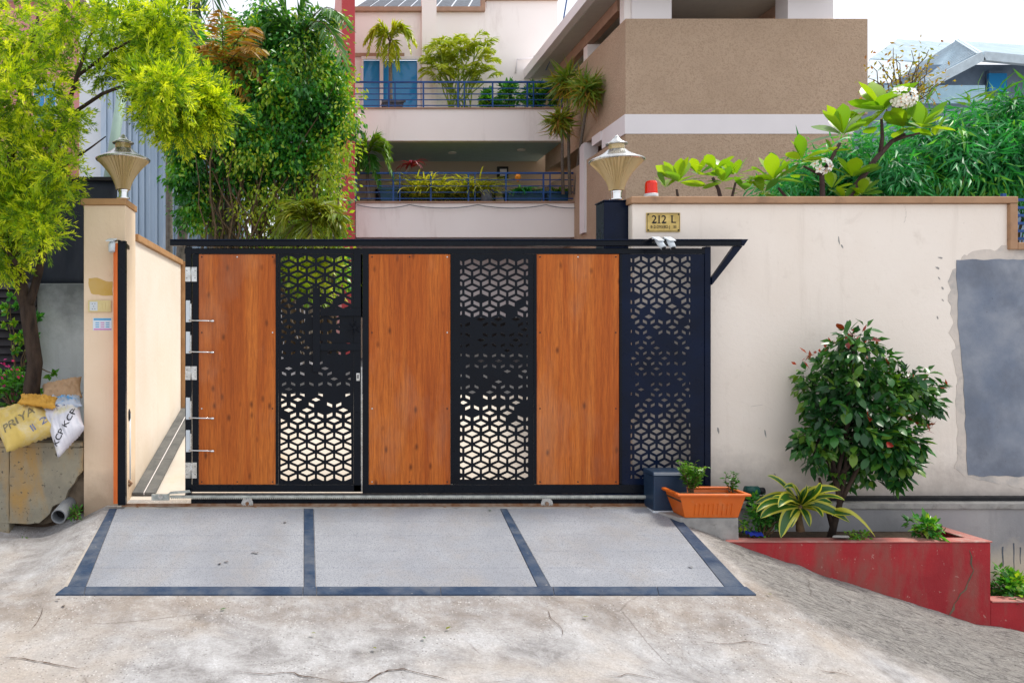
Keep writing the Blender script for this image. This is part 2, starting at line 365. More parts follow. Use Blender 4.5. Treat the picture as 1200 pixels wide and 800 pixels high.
mt['barkgrey'] = M('grey_stem', (.22, .20, .17), (.14, .12, .10), scale=20, rough=.9, bmp=.5)
mt['plumbark'] = M('plumeria_bark', (.085, .055, .05), (.05, .03, .03), scale=24, rough=.85, bmp=.5)
mt['orange'] = M('orange_plastic', (.68, .14, .008), (.60, .115, .007), scale=4, rough=.42, spec=.5, stain=((.55, .20, .07), 7, .55, .8))
mt['motor'] = M('blue_grey_motor_cover', (.022, .045, .085), (.018, .036, .07), rough=.38)
mt['plastic'] = M('white_plastic', (.62, .68, .72), (.55, .60, .64), rough=.4)
mt['cream'] = M('cream_plastic', (.70, .60, .30), (.62, .52, .25), rough=.5)
mt['brass'] = M('brass_plate', (.62, .46, .16), (.42, .30, .10), scale=14, rough=.42, metal=.55)
mt['ink'] = M('black_lettering', (.012, .012, .014), (.015, .015, .018), rough=.6)
mt['bluecloth'] = M('blue_rag', (.02, .05, .42), (.015, .03, .3), rough=.7)
mt['greenhose'] = M('green_cap', (.015, .10, .085), (.01, .07, .06), rough=.4)
mt['potblue'] = M('blue_trough', (.045, .13, .22), (.035, .10, .18), rough=.5)
mt['urn'] = M('grey_stone_urn', (.13, .15, .18), (.07, .08, .10), scale=8, rough=.8, bmp=.5)
mt['roof'] = M('pale_roof_tile', (.27, .38, .46), (.21, .31, .39), scale=1, rough=.6)
mt['roofline'] = M('white_fascia', (.52, .62, .68), rough=.6)
mt['farwall'] = M('bluegrey_house_wall', (.20, .27, .36), (.17, .23, .31), rough=.8)
mt['aqua'] = M('pale_aqua_parapet', (.34, .52, .62), (.30, .47, .57), rough=.7)
mt['white_fab'] = M('white_woven_sack', (.66, .66, .72), (.58, .58, .64), scale=9, rough=.75, bmp=.5, bscale=140, stain=((.68, .62, .34), 2.2, .47, .62))
mt['yel_fab'] = M('yellow_woven_sack', (.66, .50, .16), (.58, .42, .11), scale=7, rough=.75, bmp=.5, bscale=140, stain=((.62, .55, .38), 6, .5, .7))
mt['ora_fab'] = M('orange_sack_mouth', (.62, .34, .06), (.5, .26, .04), scale=12, rough=.8, bmp=.6, bscale=60)
mt['tan_fab'] = M('tan_paper_sack', (.50, .33, .20), (.42, .27, .16), scale=6, rough=.85, bmp=.3, bscale=40)
mt['blu_fab'] = M('pale_blue_sack', (.50, .56, .66), (.42, .47, .55), scale=8, rough=.75, bmp=.5, bscale=120, stain=((.10, .36, .70), 5, .52, .6))
mt['pvc'] = M('grey_pvc', (.22, .235, .25), (.15, .16, .165), rough=.6)
mt['sticker'] = M('pale_sticker', (.66, .76, .84), (.6, .7, .78), rough=.5)
mt['stickblue'] = M('sticker_blue', (.08, .36, .66), rough=.5)
mt['stickpink'] = M('sticker_pink', (.66, .20, .50), rough=.5)
mt['oranedge'] = M('orange_board_edge', (.72, .17, .03), (.55, .11, .02), scale=9, rough=.5, stretch=(1, 1, .3))
mt['plume'] = M('frangipani_petal', (.90, .90, .86), (.88, .86, .74), rough=.6)
mt['crack'] = M('crack_dirt', (.06, .035, .022), (.10, .06, .04), rough=.95)
def glass_mat(name, col, rough=.08, tr=0.0, metal=0):
    m, t, b = nodes_of(name); b.inputs['Base Color'].default_value = (*col, 1); b.inputs['Roughness'].default_value = rough
    b.inputs['Transmission Weight'].default_value = tr; b.inputs['Metallic'].default_value = metal; b.inputs['IOR'].default_value = 1.45
    return m
mt['glass'] = glass_mat('blue_window_glass', (.03, .26, .58), .06)
mt['skyglass'] = glass_mat('grey_skylight', (.22, .25, .26), .15)
mt['lampglass'] = glass_mat('amber_ribbed_acrylic', (.70, .54, .28), .14, .4, .1)
mt['redglass'] = glass_mat('red_beacon_lens', (.85, .03, .01), .2, .25)
mt['amber'] = glass_mat('amber_lens', (.95, .32, .02), .25, .1)

L = {}
L['gold'] = leafmat('golden_needles', [(.02, .10, .008), (.12, .28, .009), (.40, .56, .011), (.66, .76, .016), (.84, .86, .045)], trans=.45, rough=.5)
L['ficus'] = leafmat('ficus_leaf', [(.012, .09, .035), (.035, .25, .05), (.16, .44, .035), (.56, .68, .05)], trans=.38, rough=.28)
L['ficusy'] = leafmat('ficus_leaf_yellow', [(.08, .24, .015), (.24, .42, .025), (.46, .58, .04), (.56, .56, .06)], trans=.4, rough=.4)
L['palm'] = leafmat('palm_leaf', [(.03, .12, .03), (.08, .22, .06), (.14, .30, .10)], trans=.35, rough=.35)
L['palmy'] = leafmat('palm_leaf_yellow', [(.24, .36, .012), (.44, .52, .025), (.62, .66, .05)], trans=.4, rough=.4)
L['palmo'] = leafmat('palm_leaf_dry', [(.34, .18, .02), (.46, .24, .03), (.24, .24, .04)], trans=.3, rough=.5)
L['bamboo'] = leafmat('long_hedge_leaf', [(.010, .12, .045), (.025, .27, .085), (.06, .42, .10), (.30, .60, .06)], trans=.36, rough=.42)
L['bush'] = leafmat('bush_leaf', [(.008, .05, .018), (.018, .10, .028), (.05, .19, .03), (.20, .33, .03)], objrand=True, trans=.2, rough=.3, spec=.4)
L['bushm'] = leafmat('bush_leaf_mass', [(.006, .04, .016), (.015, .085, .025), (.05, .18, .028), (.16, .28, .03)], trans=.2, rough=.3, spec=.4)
L['bushr'] = leafmat('bush_leaf_red', [(.20, .015, .02), (.34, .03, .02), (.12, .03, .015)], objrand=True, trans=.2, rough=.25)
L['plum'] = leafmat('plumeria_leaf', [(.10, .28, .02), (.22, .42, .016), (.36, .52, .02), (.03, .20, .06)], objrand=True, trans=.42, rough=.3)
L['dgreen'] = leafmat('dracaena_green', [(.025, .10, .015), (.04, .15, .02)], objrand=True, trans=.25, rough=.3)
L['dyellow'] = leafmat('dracaena_margin', [(.52, .52, .05), (.62, .60, .09)], objrand=True, trans=.35, rough=.35)
L['herb'] = leafmat('herb_leaf', [(.03, .16, .015), (.08, .26, .02), (.22, .36, .02)], trans=.35, rough=.4)
L['spider'] = leafmat('spider_leaf', [(.24, .34, .02), (.50, .52, .04), (.66, .62, .09)], trans=.35, rough=.4)
L['cord'] = leafmat('red_cordyline', [(.34, .02, .05), (.20, .01, .04)], trans=.3, rough=.4)
L['magenta'] = leafmat('bougainvillea_bract', [(.42, .02, .20), (.5, .04, .3)], trans=.4, rough=.6)
L['droopy'] = leafmat('yellowing_palm', [(.10, .18, .012), (.24, .30, .02), (.40, .36, .03)], trans=.3, rough=.4)
L['drac'] = leafmat('striped_dracaena_leaf', [(.06, .16, .02), (.20, .32, .03), (.46, .46, .06)], trans=.3)
L['dry'] = leafmat('sparse_leaf', [(.20, .26, .03), (.42, .30, .04), (.36, .10, .04)], trans=.4, rough=.5)

# ------------------------------------------------------------------ foliage
def unit(a): return a / np.maximum(np.linalg.norm(a, axis=1, keepdims=True), 1e-9)
def leaves(name, P, D, Ln, Wd, mat, parent=None, origin=None, flat=.5, kind=None, curl=0.0, thin=False):
    """a cloud of folded leaves, four triangles each"""
    P = np.asarray(P, float); n = len(P); D = unit(np.asarray(D, float))
    up = np.tile([0, 0, 1.], (n, 1)) * flat + rng.normal(size=(n, 3)) * (1 - flat)
    S = unit(np.cross(D, up)); U = unit(np.cross(S, D))
    Ln = np.broadcast_to(Ln, (n,))[:, None]; Wd = np.broadcast_to(Wd, (n,))[:, None]
    mid = P + D * Ln * .45
    tip = P + D * Ln - U * Ln * curl
    V = np.stack([P, mid + S * Wd / 2 + U * Wd * .12, mid - U * Wd * .05, mid - S * Wd / 2 + U * Wd * .12, tip], 1).reshape(-1, 3)
    f = np.array([[0, 1, 2], [0, 2, 3], [2, 1, 4], [3, 2, 4]])
    if thin: f = np.array([[0, 1, 3], [1, 4, 3]])
    Fc = (np.arange(n)[:, None, None] * 5 + f[None]).reshape(-1, 3)
    me = bpy.data.meshes.new(name)
    me.vertices.add(len(V)); me.vertices.foreach_set('co', V.ravel())
    me.loops.add(Fc.size); me.loops.foreach_set('vertex_index', Fc.ravel().astype(np.int32))
    me.polygons.add(len(Fc)); me.polygons.foreach_set('loop_start', np.arange(0, Fc.size, 3, dtype=np.int32))
    me.update(calc_edges=True)
    k_ = np.array([noise.fractal(Vector(p) * 2.3, .7, 2, 3) for p in P]) if n < 80000 else np.zeros(n)  # clump noise puts light-and-dark structure into the leaf colour
    rv = np.clip(.42 + .62 * k_ + rng.normal(size=n) * .20, 0, 1)
    a = me.attributes.new('rnd', 'FLOAT', 'POINT'); a.data.foreach_set('value', np.repeat(rv, 5).astype(np.float32))
    me.materials.append(mat)
    o = link(name, me, parent, origin)
    if kind: o['kind'] = kind
    return o
def ball(n, c, r, hollow=.5):
    v = unit(rng.normal(size=(n, 3))); u = rng.random((n, 1)) ** hollow
    return np.array(c) + v * u * np.array(r), v
def crown_pts(clumps, per, sub, subr, hollow=.45):
    """clumps of (centre, radii, weight); leaves gather on many small twigs"""
    P, D = [], []
    for c, r, wgt in clumps:
        k = max(3, int(sub * wgt)); cs, v = ball(k, c, r, hollow)
        for q, vv in zip(cs, v):
            m = max(2, int(per * rng.uniform(.5, 1.5)))
            p, dv = ball(m, q, subr * rng.uniform(.6, 1.3), .6)
            P.append(p); D.append(dv * .8 + vv * .5)
    return np.concatenate(P), np.concatenate(D)
def curve(a, b, sag=0, n=6, wob=.0, side=None):
    a, b = Vector(a), Vector(b); out = []
    for i in range(n + 1):
        t = i / n; p = a.lerp(b, t); p.z += sag * 4 * t * (1 - t)
        if 0 < i < n and wob: p += Vector((random.uniform(-1, 1), random.uniform(-1, 1), random.uniform(-1, 1))) * wob
        out.append(p)
    return out
def frond(a, b, arch, leaf, wd, n=34, droop=.5, spread=1.0):
    """palm frond: returns rachis points and leaflet arrays"""
    a, b = Vector(a), Vector(b)
    pts = [a.lerp(b, i / 10) + Vector((0, 0, arch * 4 * (i/10) * (1 - i/10))) for i in range(11)]
    P, D, Ln = [], [], []
    for k in range(n):
        t = .12 + .88 * k / (n - 1); i = min(9, int(t * 10)); q = pts[i].lerp(pts[i+1], t * 10 - i)
        tan = (pts[i+1] - pts[i]).normalized(); s = tan.cross(Vector((0, 0, 1)))
        s = s.normalized() if s.length > .05 else Vector((1, 0, 0))
        for sg in (-1, 1):
            d = s * sg * spread + tan * .9 + Vector((0, 0, -droop)) + Vector(rng.normal(size=3) * .12)
            P.append(q); D.append(d); Ln.append(leaf * (math.sin(math.pi * (.12 + .82 * t)) * .8 + .25))
    return pts, np.array(P), np.array(D), np.array(Ln)
def leaf_mesh(name, mat, wide=.34, n=6, curl=.18, fold=.12, tipw=.0, margin=None, obov=0.0):
    """one broad leaf along +y, unit length"""
    mb = MB(); cols = 5 if margin else 3
    for i in range(n + 1):
        t = i / n; s = math.sin(math.pi * (t ** (1 + obov))) ** .8 * (1 - .0 * t) + (.10 if i < n else 0)
        ww = wide / 2 * max(.03, s); z = -curl * t * t
        xs = (-1, -.62, 0, .62, 1) if margin else (-1, 0, 1)
        for x in xs: mb.v.append((x * ww, t, z + abs(x) * fold * ww * 2 * .5))
    for i in range(n):
        for j in range(cols - 1):
            mb.f.append((i*cols+j, i*cols+j+1, (i+1)*cols+j+1, (i+1)*cols+j))
            mb.m.append(1 if margin and j in (0, cols - 2) else 0)
    me = bpy.data.meshes.new(name); me.from_pydata(mb.v, [], mb.f)
    for m_ in ([mat, margin] if margin else [mat]): me.materials.append(m_)
    if margin: me.polygons.foreach_set('material_index', mb.m)
    me.shade_smooth(); return me
def put_leaf(me, parent, p, d, ln, roll=0, wscale=1, up=(0, 0, 1)):
    o = bpy.data.objects.new('leaf', me); C.objects.link(o); o.parent = parent
    d = Vector(d).normalized(); u = Vector(up); s = d.cross(u)
    if s.length < .05: s = Vector((1, 0, 0))
    s.normalize(); u = s.cross(d)
    m = Matrix((s, d, u)).transposed() @ Matrix.Rotation(roll, 3, 'Y')
    o.matrix_basis = Matrix.Translation(Vector(p) - worldloc(parent)) @ m.to_4x4() @ Matrix.Diagonal((ln * wscale, ln, ln, 1))
    return o

# ------------------------------------------------------------------ text
def text_geo(s, size):
    cu = bpy.data.curves.new('t', 'FONT'); cu.body = s; cu.size = size; cu.align_x = 'CENTER'; cu.align_y = 'CENTER'; cu.offset = size * .012
    cu.resolution_u = 3
    o = bpy.data.objects.new('t', cu); C.objects.link(o); bpy.context.view_layer.update()
    me = bpy.data.meshes.new_from_object(o.evaluated_get(bpy.context.evaluated_depsgraph_get()))
    v = [tuple(x.co) for x in me.vertices]; f = [tuple(p.vertices) for p in me.polygons]
    bpy.data.objects.remove(o); bpy.data.curves.remove(cu); bpy.data.meshes.remove(me)
    return v, f
def flat_text(name, s, size, cx, y, cz, mat, parent, bold=0):
    v, f = text_geo(s, size); mb = MB()
    vs = [(cx + a, y, cz + b) for a, b, _ in v]; mb.add(vs, f)
    me = bpy.data.meshes.new(name); me.from_pydata(mb.v, [], mb.f); me.materials.append(mat)
    return link(name, me, parent)

# ================================================================== THE GROUND
def smax(a, b, k): h = np.clip(.5 + .5 * (a - b) / k, 0, 1); return b * (1 - h) + a * h + k * h * (1 - h)
XL, XR, YF = -1.50, 2.60, -1.50
def gz(x, y):
    x = np.asarray(x, float); y = np.asarray(y, float)
    zd = -.02 + .14 * (np.clip(y, YF, .3) + .1)
    ap = zd - .34 * np.maximum(0, x - XR - .02) - .40 * np.maximum(0, XL - .10 - x) - .22 * np.maximum(0, YF - .03 - y)
    road = -.245 + .03 * (np.clip(y, -9, .3) + 1.5) - .165 * np.clip(x - 1.3, 0, 7) + .02 * np.clip(-x - 1.6, 0, 1.5)
    return smax(ap, road, .035)
def ground():
    xs = np.concatenate([[-90, -40, -15, -8], np.arange(-4, 7.001, .038), [8, 10, 14, 30, 90]])
    ys = np.concatenate([[-60, -30, -12, -8, -6.5], np.arange(-5.2, .401, .038), [.6, 1, 3, 8, 20, 60, 300]])
    Xg, Yg = np.meshgrid(xs, ys); Zg = gz(Xg, Yg)
    Zg = np.where(Yg > .15, np.minimum(Zg, -.12), Zg)
    # gentle unevenness of trowelled concrete, not under the slabs
    out = (Xg < XL - .12) | (Xg > XR + .1) | (Yg < YF - .06)
    for i in range(Xg.shape[0]):
        for j in range(Xg.shape[1]):
            if out[i, j] and abs(Xg[i, j]) < 7 and -5.3 < Yg[i, j] < .3:
                a = noise.fractal(Vector((Xg[i, j] * 1.3, Yg[i, j] * 1.6, 3)), .8, 2, 4)
                amp = .011
                if Xg[i, j] > XR + .12 and Yg[i, j] + .35 * Xg[i, j] > -.75:
                    k = min(1, (Xg[i, j] - XR - .12) / .3) * min(1, (Yg[i, j] + .35 * Xg[i, j] + .75) / .2)
                    amp = .02; Zg[i, j] += k * .010 * noise.fractal(Vector((Xg[i, j] * 5 + Yg[i, j] * 2, Yg[i, j] * 7, 1)), .7, 2, 4)
                Zg[i, j] += a * amp
            # muddy hollow by the drain pipe
            dx, dy = (Xg[i, j] + 2.12) / .30, (Yg[i, j] + .04) / .12
            Zg[i, j] -= .07 * math.exp(-(dx * dx + dy * dy))
    nx = len(xs); V = np.stack([Xg, Yg, Zg], -1).reshape(-1, 3)
    fs = [(i*nx+j, i*nx+j+1, (i+1)*nx+j+1, (i+1)*nx+j) for i in range(len(ys)-1) for j in range(nx-1)]
    me = bpy.data.meshes.new('road'); me.from_pydata(V.tolist(), [], fs); me.materials.append(mt['ground']); me.shade_smooth()
    return tag(link('road', me), kind='structure')
road = ground()
def crack(pts, wd):
    """a thin open crack in the concrete: its dirty bottom, following the ground"""
    mb = MB(); P = [W(px, py, 4) for px, py in pts]; out = []
    for (px, py) in pts:      # where the sight line of the photograph meets the ground
        d = 3.4
        for _ in range(60):
            z = float(gz((px-PX)*d/F, d-CD)); d += .6 * ((H - z) * F / (py - PY) - d)
        out.append(Vector((X(px, d), d - CD, 0)))
    fine = []
    for a, b in zip(out[:-1], out[1:]):
        k = max(2, int((b-a).length / .02))
        for i in range(k):
            p = a.lerp(b, i / k); p += Vector((noise.noise(p * 9), noise.noise(p * 9 + Vector((5, 5, 5))), 0)) * .03
            fine.append(p)
    for i, p in enumerate(fine):
        t = fine[min(i+1, len(fine)-1)] - fine[max(0, i-1)]; s = Vector((-t.y, t.x, 0)).normalized() * wd * (.25 + .9 * abs(noise.noise(p * 23))) * min(1, i / 4, (len(fine) - 1 - i) / 4 + .05)
        for q in (p + s, p - s): mb.v.append((q.x, q.y, float(gz(q.x, q.y)) + .006 + .011 * noise.fractal(Vector((q.x * 1.3, q.y * 1.6, 3)), .8, 2, 4)))
    for i in range(len(fine) - 1): mb.f.append((2*i, 2*i+1, 2*i+3, 2*i+2)); mb.m.append(0)
    return mb.build('crack', mt['crack'], road)
for pts, wd in (([(0,771),(30,774),(62,777),(100,784)], .008), ([(275,789),(310,793),(345,790),(400,800)], .006),
                ([(383,799),(430,797),(452,783),(475,784),(503,791),(537,799)], .006), ([(560,799),(584,799),(605,798)], .005),
                ([(640,714),(655,735),(662,749)], .004), ([(645,751),(662,749)], .009), ([(700,791),(740,793),(790,799)], .005),
                ([(820,752),(880,753),(915,757)], .004), ([(952,783),(980,788),(1010,799)], .006),
                ([(35,700),(52,697),(66,693)], .006), ([(52,712),(45,730),(32,743)], .004), ([(14,751),(34,754)], .005)):
    crack(pts, wd)

# drive: granite slabs in three fields edged with dark slate tiles, all lying on the 14 % slope
drive = tag(bpy.data.objects.new('driveway', None), kind='structure'); C.objects.link(drive); drive.location = (.5, -.8, -.12)
def zd(y): return -.02 + .14 * (y + .1)
def pave(x0a, x1a, x0b, x1b, ya, yb, mat, lift=.010, name='slab', bev=.002):
    """slab from the far edge ya (x0a..x1a) to the near edge yb"""
    g = .0014
    q = [(x0b+g, yb+g), (x1b-g, yb+g), (x1a-g, ya-g), (x0a+g, ya-g)]
    mb = MB(); lo = [(x, y, zd(y) - .02) for x, y in q]; hi = [(x, y, zd(y) + lift) for x, y in q]
    return MB.hexa(mb, lo + hi).build(name, mat, drive, bevel=bev, seg=1)
def dl(px0, px1, y):   # width line between far px0 (y=-.1) and near px1 (y=-1.49)
    xa, xb = X(px0, 6.0), X(px1, 4.61); t = (-.1 - y) / 1.39
    return xa + (xb - xa) * t
yF, yN = -.10, -1.395
lines = [((128, 74), (137, 97)), ((356, 356), (367.5, 370)), ((586, 634), (594, 650)), ((776, 856), (786, 881))]
for (a0, a1), (b0, b1) in lines:       # the four dark strips
    rows = np.linspace(yF, yN, 4 if a0 != 128 else 3)
    for ya, yb in zip(rows[:-1], rows[1:]):
        pave(dl(a0, a1, ya), dl(b0, b1, ya), dl(a0, a1, yb), dl(b0, b1, yb), ya, yb, mt['slate'], .011, 'border_tile')
for p0, p1 in ((66, 100), (100, 355), (355, 371), (371, 516), (516, 648), (648, 770), (770, 884)):
    d = 4.63
    pave(X(p0, 4.70) if p0 > 66 else X(76, 4.705), X(p1, 4.70) if p1 < 884 else X(875, 4.705), X(p0, d), X(p1, d), yN, -1.495, mt['slate'], .011, 'border_tile')
rows = np.linspace(yF, yN, 6)
for k, ((a, b), (c, e)) in enumerate(((lines[0][1], lines[1][0]), (lines[1][1], lines[2][0]), (lines[2][1], lines[3][0]))):
    for i, (ya, yb) in enumerate(zip(rows[:-1], rows[1:])):
        xa0, xa1, xb0, xb1 = dl(a, b, ya), dl(c, e, ya), dl(a, b, yb), dl(c, e, yb)
        cut = [0, 1]
        for u0, u1 in zip(cut[:-1], cut[1:]):
            pave(xa0+(xa1-xa0)*u0, xa0+(xa1-xa0)*u1, xb0+(xb1-xb0)*u0, xb0+(xb1-xb0)*u1, ya, yb, mt['granite'], .009)
# mortar bed showing in the joints, and the cement lip under the gate
mb = MB(); mb.hexa([(-1.50, -1.49, zd(-1.49)-.06), (2.56, -1.49, zd(-1.49)-.06), (2.62, -.1, -.08), (-1.56, -.1, -.08),
                    (-1.49, -1.49, zd(-1.49)+.004), (2.55, -1.49, zd(-1.49)+.004), (2.60, -.1, -.016), (-1.555, -.1, -.016)]).build('mortar_bed', mt['cementjoint'], drive)
mb = MB(); mb.hexa([(-1.60, -.098, -.15), (2.66, -.098, -.15), (2.66, .12, -.15), (-1.60, .12, -.15),
                    (-1.60, -.098, -.012), (2.62, -.098, -.012), (2.62, .12, .0), (-1.60, .12, .0)]).build('threshold', mt['concrete'], drive, bevel=.004)
# inner ramp and the shaded yard beyond
mb = MB(); yr0, yr1 = .122, 3.1
def zr(y): return .2 * max(0, y + .02)
mb.hexa([(-1.46, yr0, -.2), (2.56, yr0, -.2), (2.56, yr1, -.2), (-1.46, yr1, -.2), (-1.46, yr0, .004), (2.56, yr0, .004), (2.56, yr1, zr(yr1)), (-1.46, yr1, zr(yr1))])
tag(mb.build('inner_ramp', mt['ramp']), kind='structure')
mb = MB().box(-1.9, 18, 3.1, 40, -.2, .60); tag(mb.build('yard', mt['yard']), kind='structure')
mb = MB().box(-16, -1.9, 1.6, 40, -.2, .50); tag(mb.build('garden_soil', mt['soil']), kind='structure')
# grey tile gutter along the inner side wall
gut = tag(bpy.data.objects.new('gutter', None), kind='structure'); C.objects.link(gut); gut.location = (-1.4, 1, .2)
ys = [.20, .95, 1.55, 2.05, 2.5, 3.0]
for a, b in zip(ys[:-1], ys[1:]):
    for x0, x1 in ((-1.452, -1.365), (-1.355, -1.27)):
        MB().hexa([(x0, a+.004, zr(a)-.01), (x1, a+.004, zr(a)-.01), (x1, b-.004, zr(b)-.01), (x0, b-.004, zr(b)-.01),
                   (x0, a+.004, zr(a)+.008), (x1, a+.004, zr(a)+.008), (x1, b-.004, zr(b)+.008), (x0, b-.004, zr(b)+.008)]).build('gutter_tile', mt['gutter'], gut)
MB().hexa([(-1.363, .2, zr(.2)-.01), (-1.357, .2, zr(.2)-.01), (-1.357, 3, zr(3)-.01), (-1.363, 3, zr(3)-.01), (-1.363, .2, zr(.2)+.009), (-1.357, .2, zr(.2)+.009), (-1.357, 3, zr(3)+.009), (-1.363, 3, zr(3)+.009)]).build('white_joint', mt['bandwhite'], gut)
# loose bits on the drive: dry leaves and chips
for px, py, a, m_ in ((258,664,.3,'crack'),(268,661,1.2,'crack'),(334,615,0,'crack'),(303,651,1,'crack'),(265,716,2,'herb'),(498,752,.2,'herb'),(528,738,2.2,'dry'),(75,714,.5,'crack'),(70,706,1,'crack'),(440,764,.2,'dry'),(370,746,1,'dry'),(575,600.5,.1,'herb'),(812,668,.4,'crack'),(300,650,1.4,'crack'),(905,700,.5,'dry'),(690,726,1.2,'dry')):
    d = 4.5
    for _ in range(60):
        z = float(gz((px-PX)*d/F, d-CD)); d += .6 * ((H - z) * F / (py - PY) - d)
    p = Vector((X(px, d), d - CD, z + .02)); me = leaf_mesh('fallen_leaf', mt[m_] if m_ in mt else L[m_], wide=.5, n=3)
    o = bpy.data.objects.new('fallen_leaf', me); C.objects.link(o); o.location = p; o.scale = (.035, .035, .035); o.rotation_euler = (0, .1, a)
    tag(o, 'small %s lying on %s' % ({'crack': 'dark dry leaf', 'herb': 'green fallen leaf', 'dry': 'yellow-brown fallen leaf'}[m_],
        {258: 'the left drive slabs, left of a close pair', 268: 'the left drive slabs, right of a close pair', 334: 'the left drive slabs close to the gate', 303: 'the left drive slabs, right of the pair', 265: 'the worn concrete below the left drive field', 498: 'the road below the middle drive field', 528: 'the road, right of the green one in the middle', 75: 'the concrete off the lower left drive corner', 70: 'the concrete nearest the lower left drive corner', 440: 'the road near the middle cracks', 370: 'the road below the second dark drive strip', 575: 'the cement lip under the gate', 812: 'the right drive slabs', 300: 'the left drive slabs, nearly touching another', 905: 'the rough flare beside the right drive corner', 690: 'the concrete just below the right drive field'}[px]),
        'fallen leaf', 'fallen leaves and chips on the drive')

# ================================================================== RIGHT WALL
yw = .15; dw = yw + CD
xw0, xw1, ztop = X(741, dw), X(1189, dw), Z(239, dw)
zlow = Z(292, dw)
rw = thing('boundary_wall', 'long cream boundary wall with brown coping and blue-grey cement patch, right of the gate', 'wall', (4, yw, 0))
mb = MB(); mb.prism([(xw0, -1.2), (xw0, ztop), (X(1181, dw), ztop), (X(1181, dw), zlow), (9.5, zlow), (9.5, -1.2)], yw, yw + .22)
mb.build('wall_face', mt['wall'], rw, bevel=.006)
# coping: top run, the drop and the lower run
zt = Z(231, dw)
MB().box(xw0-.02, xw1, yw-.035, yw+.27, ztop+.001, zt).build('coping', mt['copingR'], rw, bevel=.006)
MB().box(X(1180, dw), xw1, yw-.032, yw+.27, zlow-.005, ztop-.001).build('coping', mt['copingR'], rw, bevel=.006)
MB().box(xw1+.001, 9.5, yw-.032, yw+.27, zlow-.005, zlow+.05).build('coping', mt['copingR'], rw, bevel=.006)
def ragged(poly, y0, th, name, mat, parent, amp=.012, step=.03, seed=0):
    out = []
    for (a, b) in zip(poly, poly[1:] + poly[:1]):
        a3, b3 = Vector((a[0], 0, a[1])), Vector((b[0], 0, b[1])); k = max(1, int((b3 - a3).length / step))
        for i in range(k):
            p = a3.lerp(b3, i / k); o = Vector((noise.noise(p * 11 + Vector((seed, 0, 0))), 0, noise.noise(p * 11 + Vector((0, 9 + seed, 0))))) * amp * 2
            out.append((p.x + o.x, p.z + o.z))
    return MB().prism(out, y0, y0 + th).build(name, mat, parent)
pw = lambda px, py: (X(px, dw), Z(py, dw))
ragged([pw(1126,296), pw(1175,290), (7.9, Z(290, dw)), (7.9, Z(570, dw)), pw(1190,572), pw(1150,562), pw(1130,558), pw(1119,547), pw(1123,480), pw(1116,400), pw(1112,330)], yw-.0022, .02, 'cement_rim', mt['render'], rw, .020, .035, 3)
ragged([pw(1121,304), (7.8, Z(304, dw)), (7.8, Z(560, dw)), pw(1134,557), pw(1131,500), pw(1128,430), pw(1122,370)], yw-.0055, .02, 'cement_patch', mt['patch'], rw, .007, .03, 8)
# scratches and chips
for px, py, w_, h_ in ((983,282,2,10),(985,290,2,5),(896,508,2,9),(841,505,3,7),(1098,314,5,3),(1103,338,3,4),(1105,352,2,3),(1100,326,2,4),(1098,372,2,4),(1101,302,6,2),(975,540,2,5),(908,556,2,3)):
    ragged([pw(px-w_*.3, py-h_*.5), pw(px+w_*.3, py-h_*.4), pw(px+w_*.4+1, py+h_*.1), pw(px+w_*.1+1.6, py+h_*.5), pw(px-w_*.1, py)], yw-.0015, .01, 'chip', mt['concrete'], rw, .006, .006, px)
for k, (pts, w_) in enumerate((([(868,470),(880,476),(893,474),(910,482)], .4), ([(1105,452),(1092,448),(1078,455)], .4), ([(1060,240),(1062,252),(1059,262)], .3))):
    m = MB(); q = []
    for (a, b), (c, e) in zip(pts[:-1], pts[1:]):
        for i in range(8): u = i / 8; q.append((a + (c-a)*u + random.uniform(-.6, .6), b + (e-b)*u))
    for i, (a, b) in enumerate(q): m.v += [(X(a-w_*random.uniform(.2, .6), dw), yw-.0012, Z(b, dw)), (X(a+w_*random.uniform(.2, .6), dw), yw-.0012, Z(b+.2, dw))]
    for i in range(len(q)-1): m.f.append((2*i, 2*i+1, 2*i+3, 2*i+2)); m.m.append(0)
    m.build('hairline_crack', mt['cementjoint'], rw)
# grille in the low stretch
gr = thing('window_grille', 'blue bar grille above the lower right end of the cream wall', 'grille', (xw1+.1, yw+.12, zlow))
for k in range(6):
    z = zlow + .085 + k * .062
    MB().box(xw1+.004, 9.4, yw+.10, yw+.125, z, z+.02).build('rail', mt['bluepaint'], gr)
for x in (xw1+.015, 6.8, 8.1, 9.3): MB().box(x, x+.03, yw+.125, yw+.15, zlow+.051, zlow+.46).build('post', mt['bluepaint'], gr)
# plinth
yp = .03; dp = yp + CD
pl = thing('wall_plinth', 'stained grey cement plinth at the foot of the cream wall behind the red planter', 'plinth', (5, yp, -.2))
MB().box(X(845, dp), 9.5, yp, yw-.002, -1.3, Z(596, dp)).build('plinth_face', mt['plinth'], pl, bevel=.008)
MB().box(X(846, dp), 9.5, yp-.02, yw-.003, Z(596, dp)+.001, Z(588.5, dp)).build('ledge', mt['concrete'], pl, bevel=.006)
MB().box(X(846, dp), 9.5, yp+.05, yw-.004, Z(588.5, dp)+.001, Z(584, dp)).build('open_joint', mt['dark'], pl)
for px, wd, a, b in ((1089,3,640,668),(1097,2,636,650),(1112,2,640,672),(1131,2,634,668),(1146,3,630,658),(1160,2,648,668),(1175,3,640,664),(1188,2,636,668),(1196,2,640,660)):
    ragged([(X(px-wd*.4, dp), Z(a, dp)), (X(px+wd*.4, dp), Z(a, dp)), (X(px+wd*.15, dp), Z(b, dp)), (X(px-wd*.1, dp), Z(b, dp))], yp-.0012, .01, 'drip_stain', mt['urn'], pl, .004, .02, px)
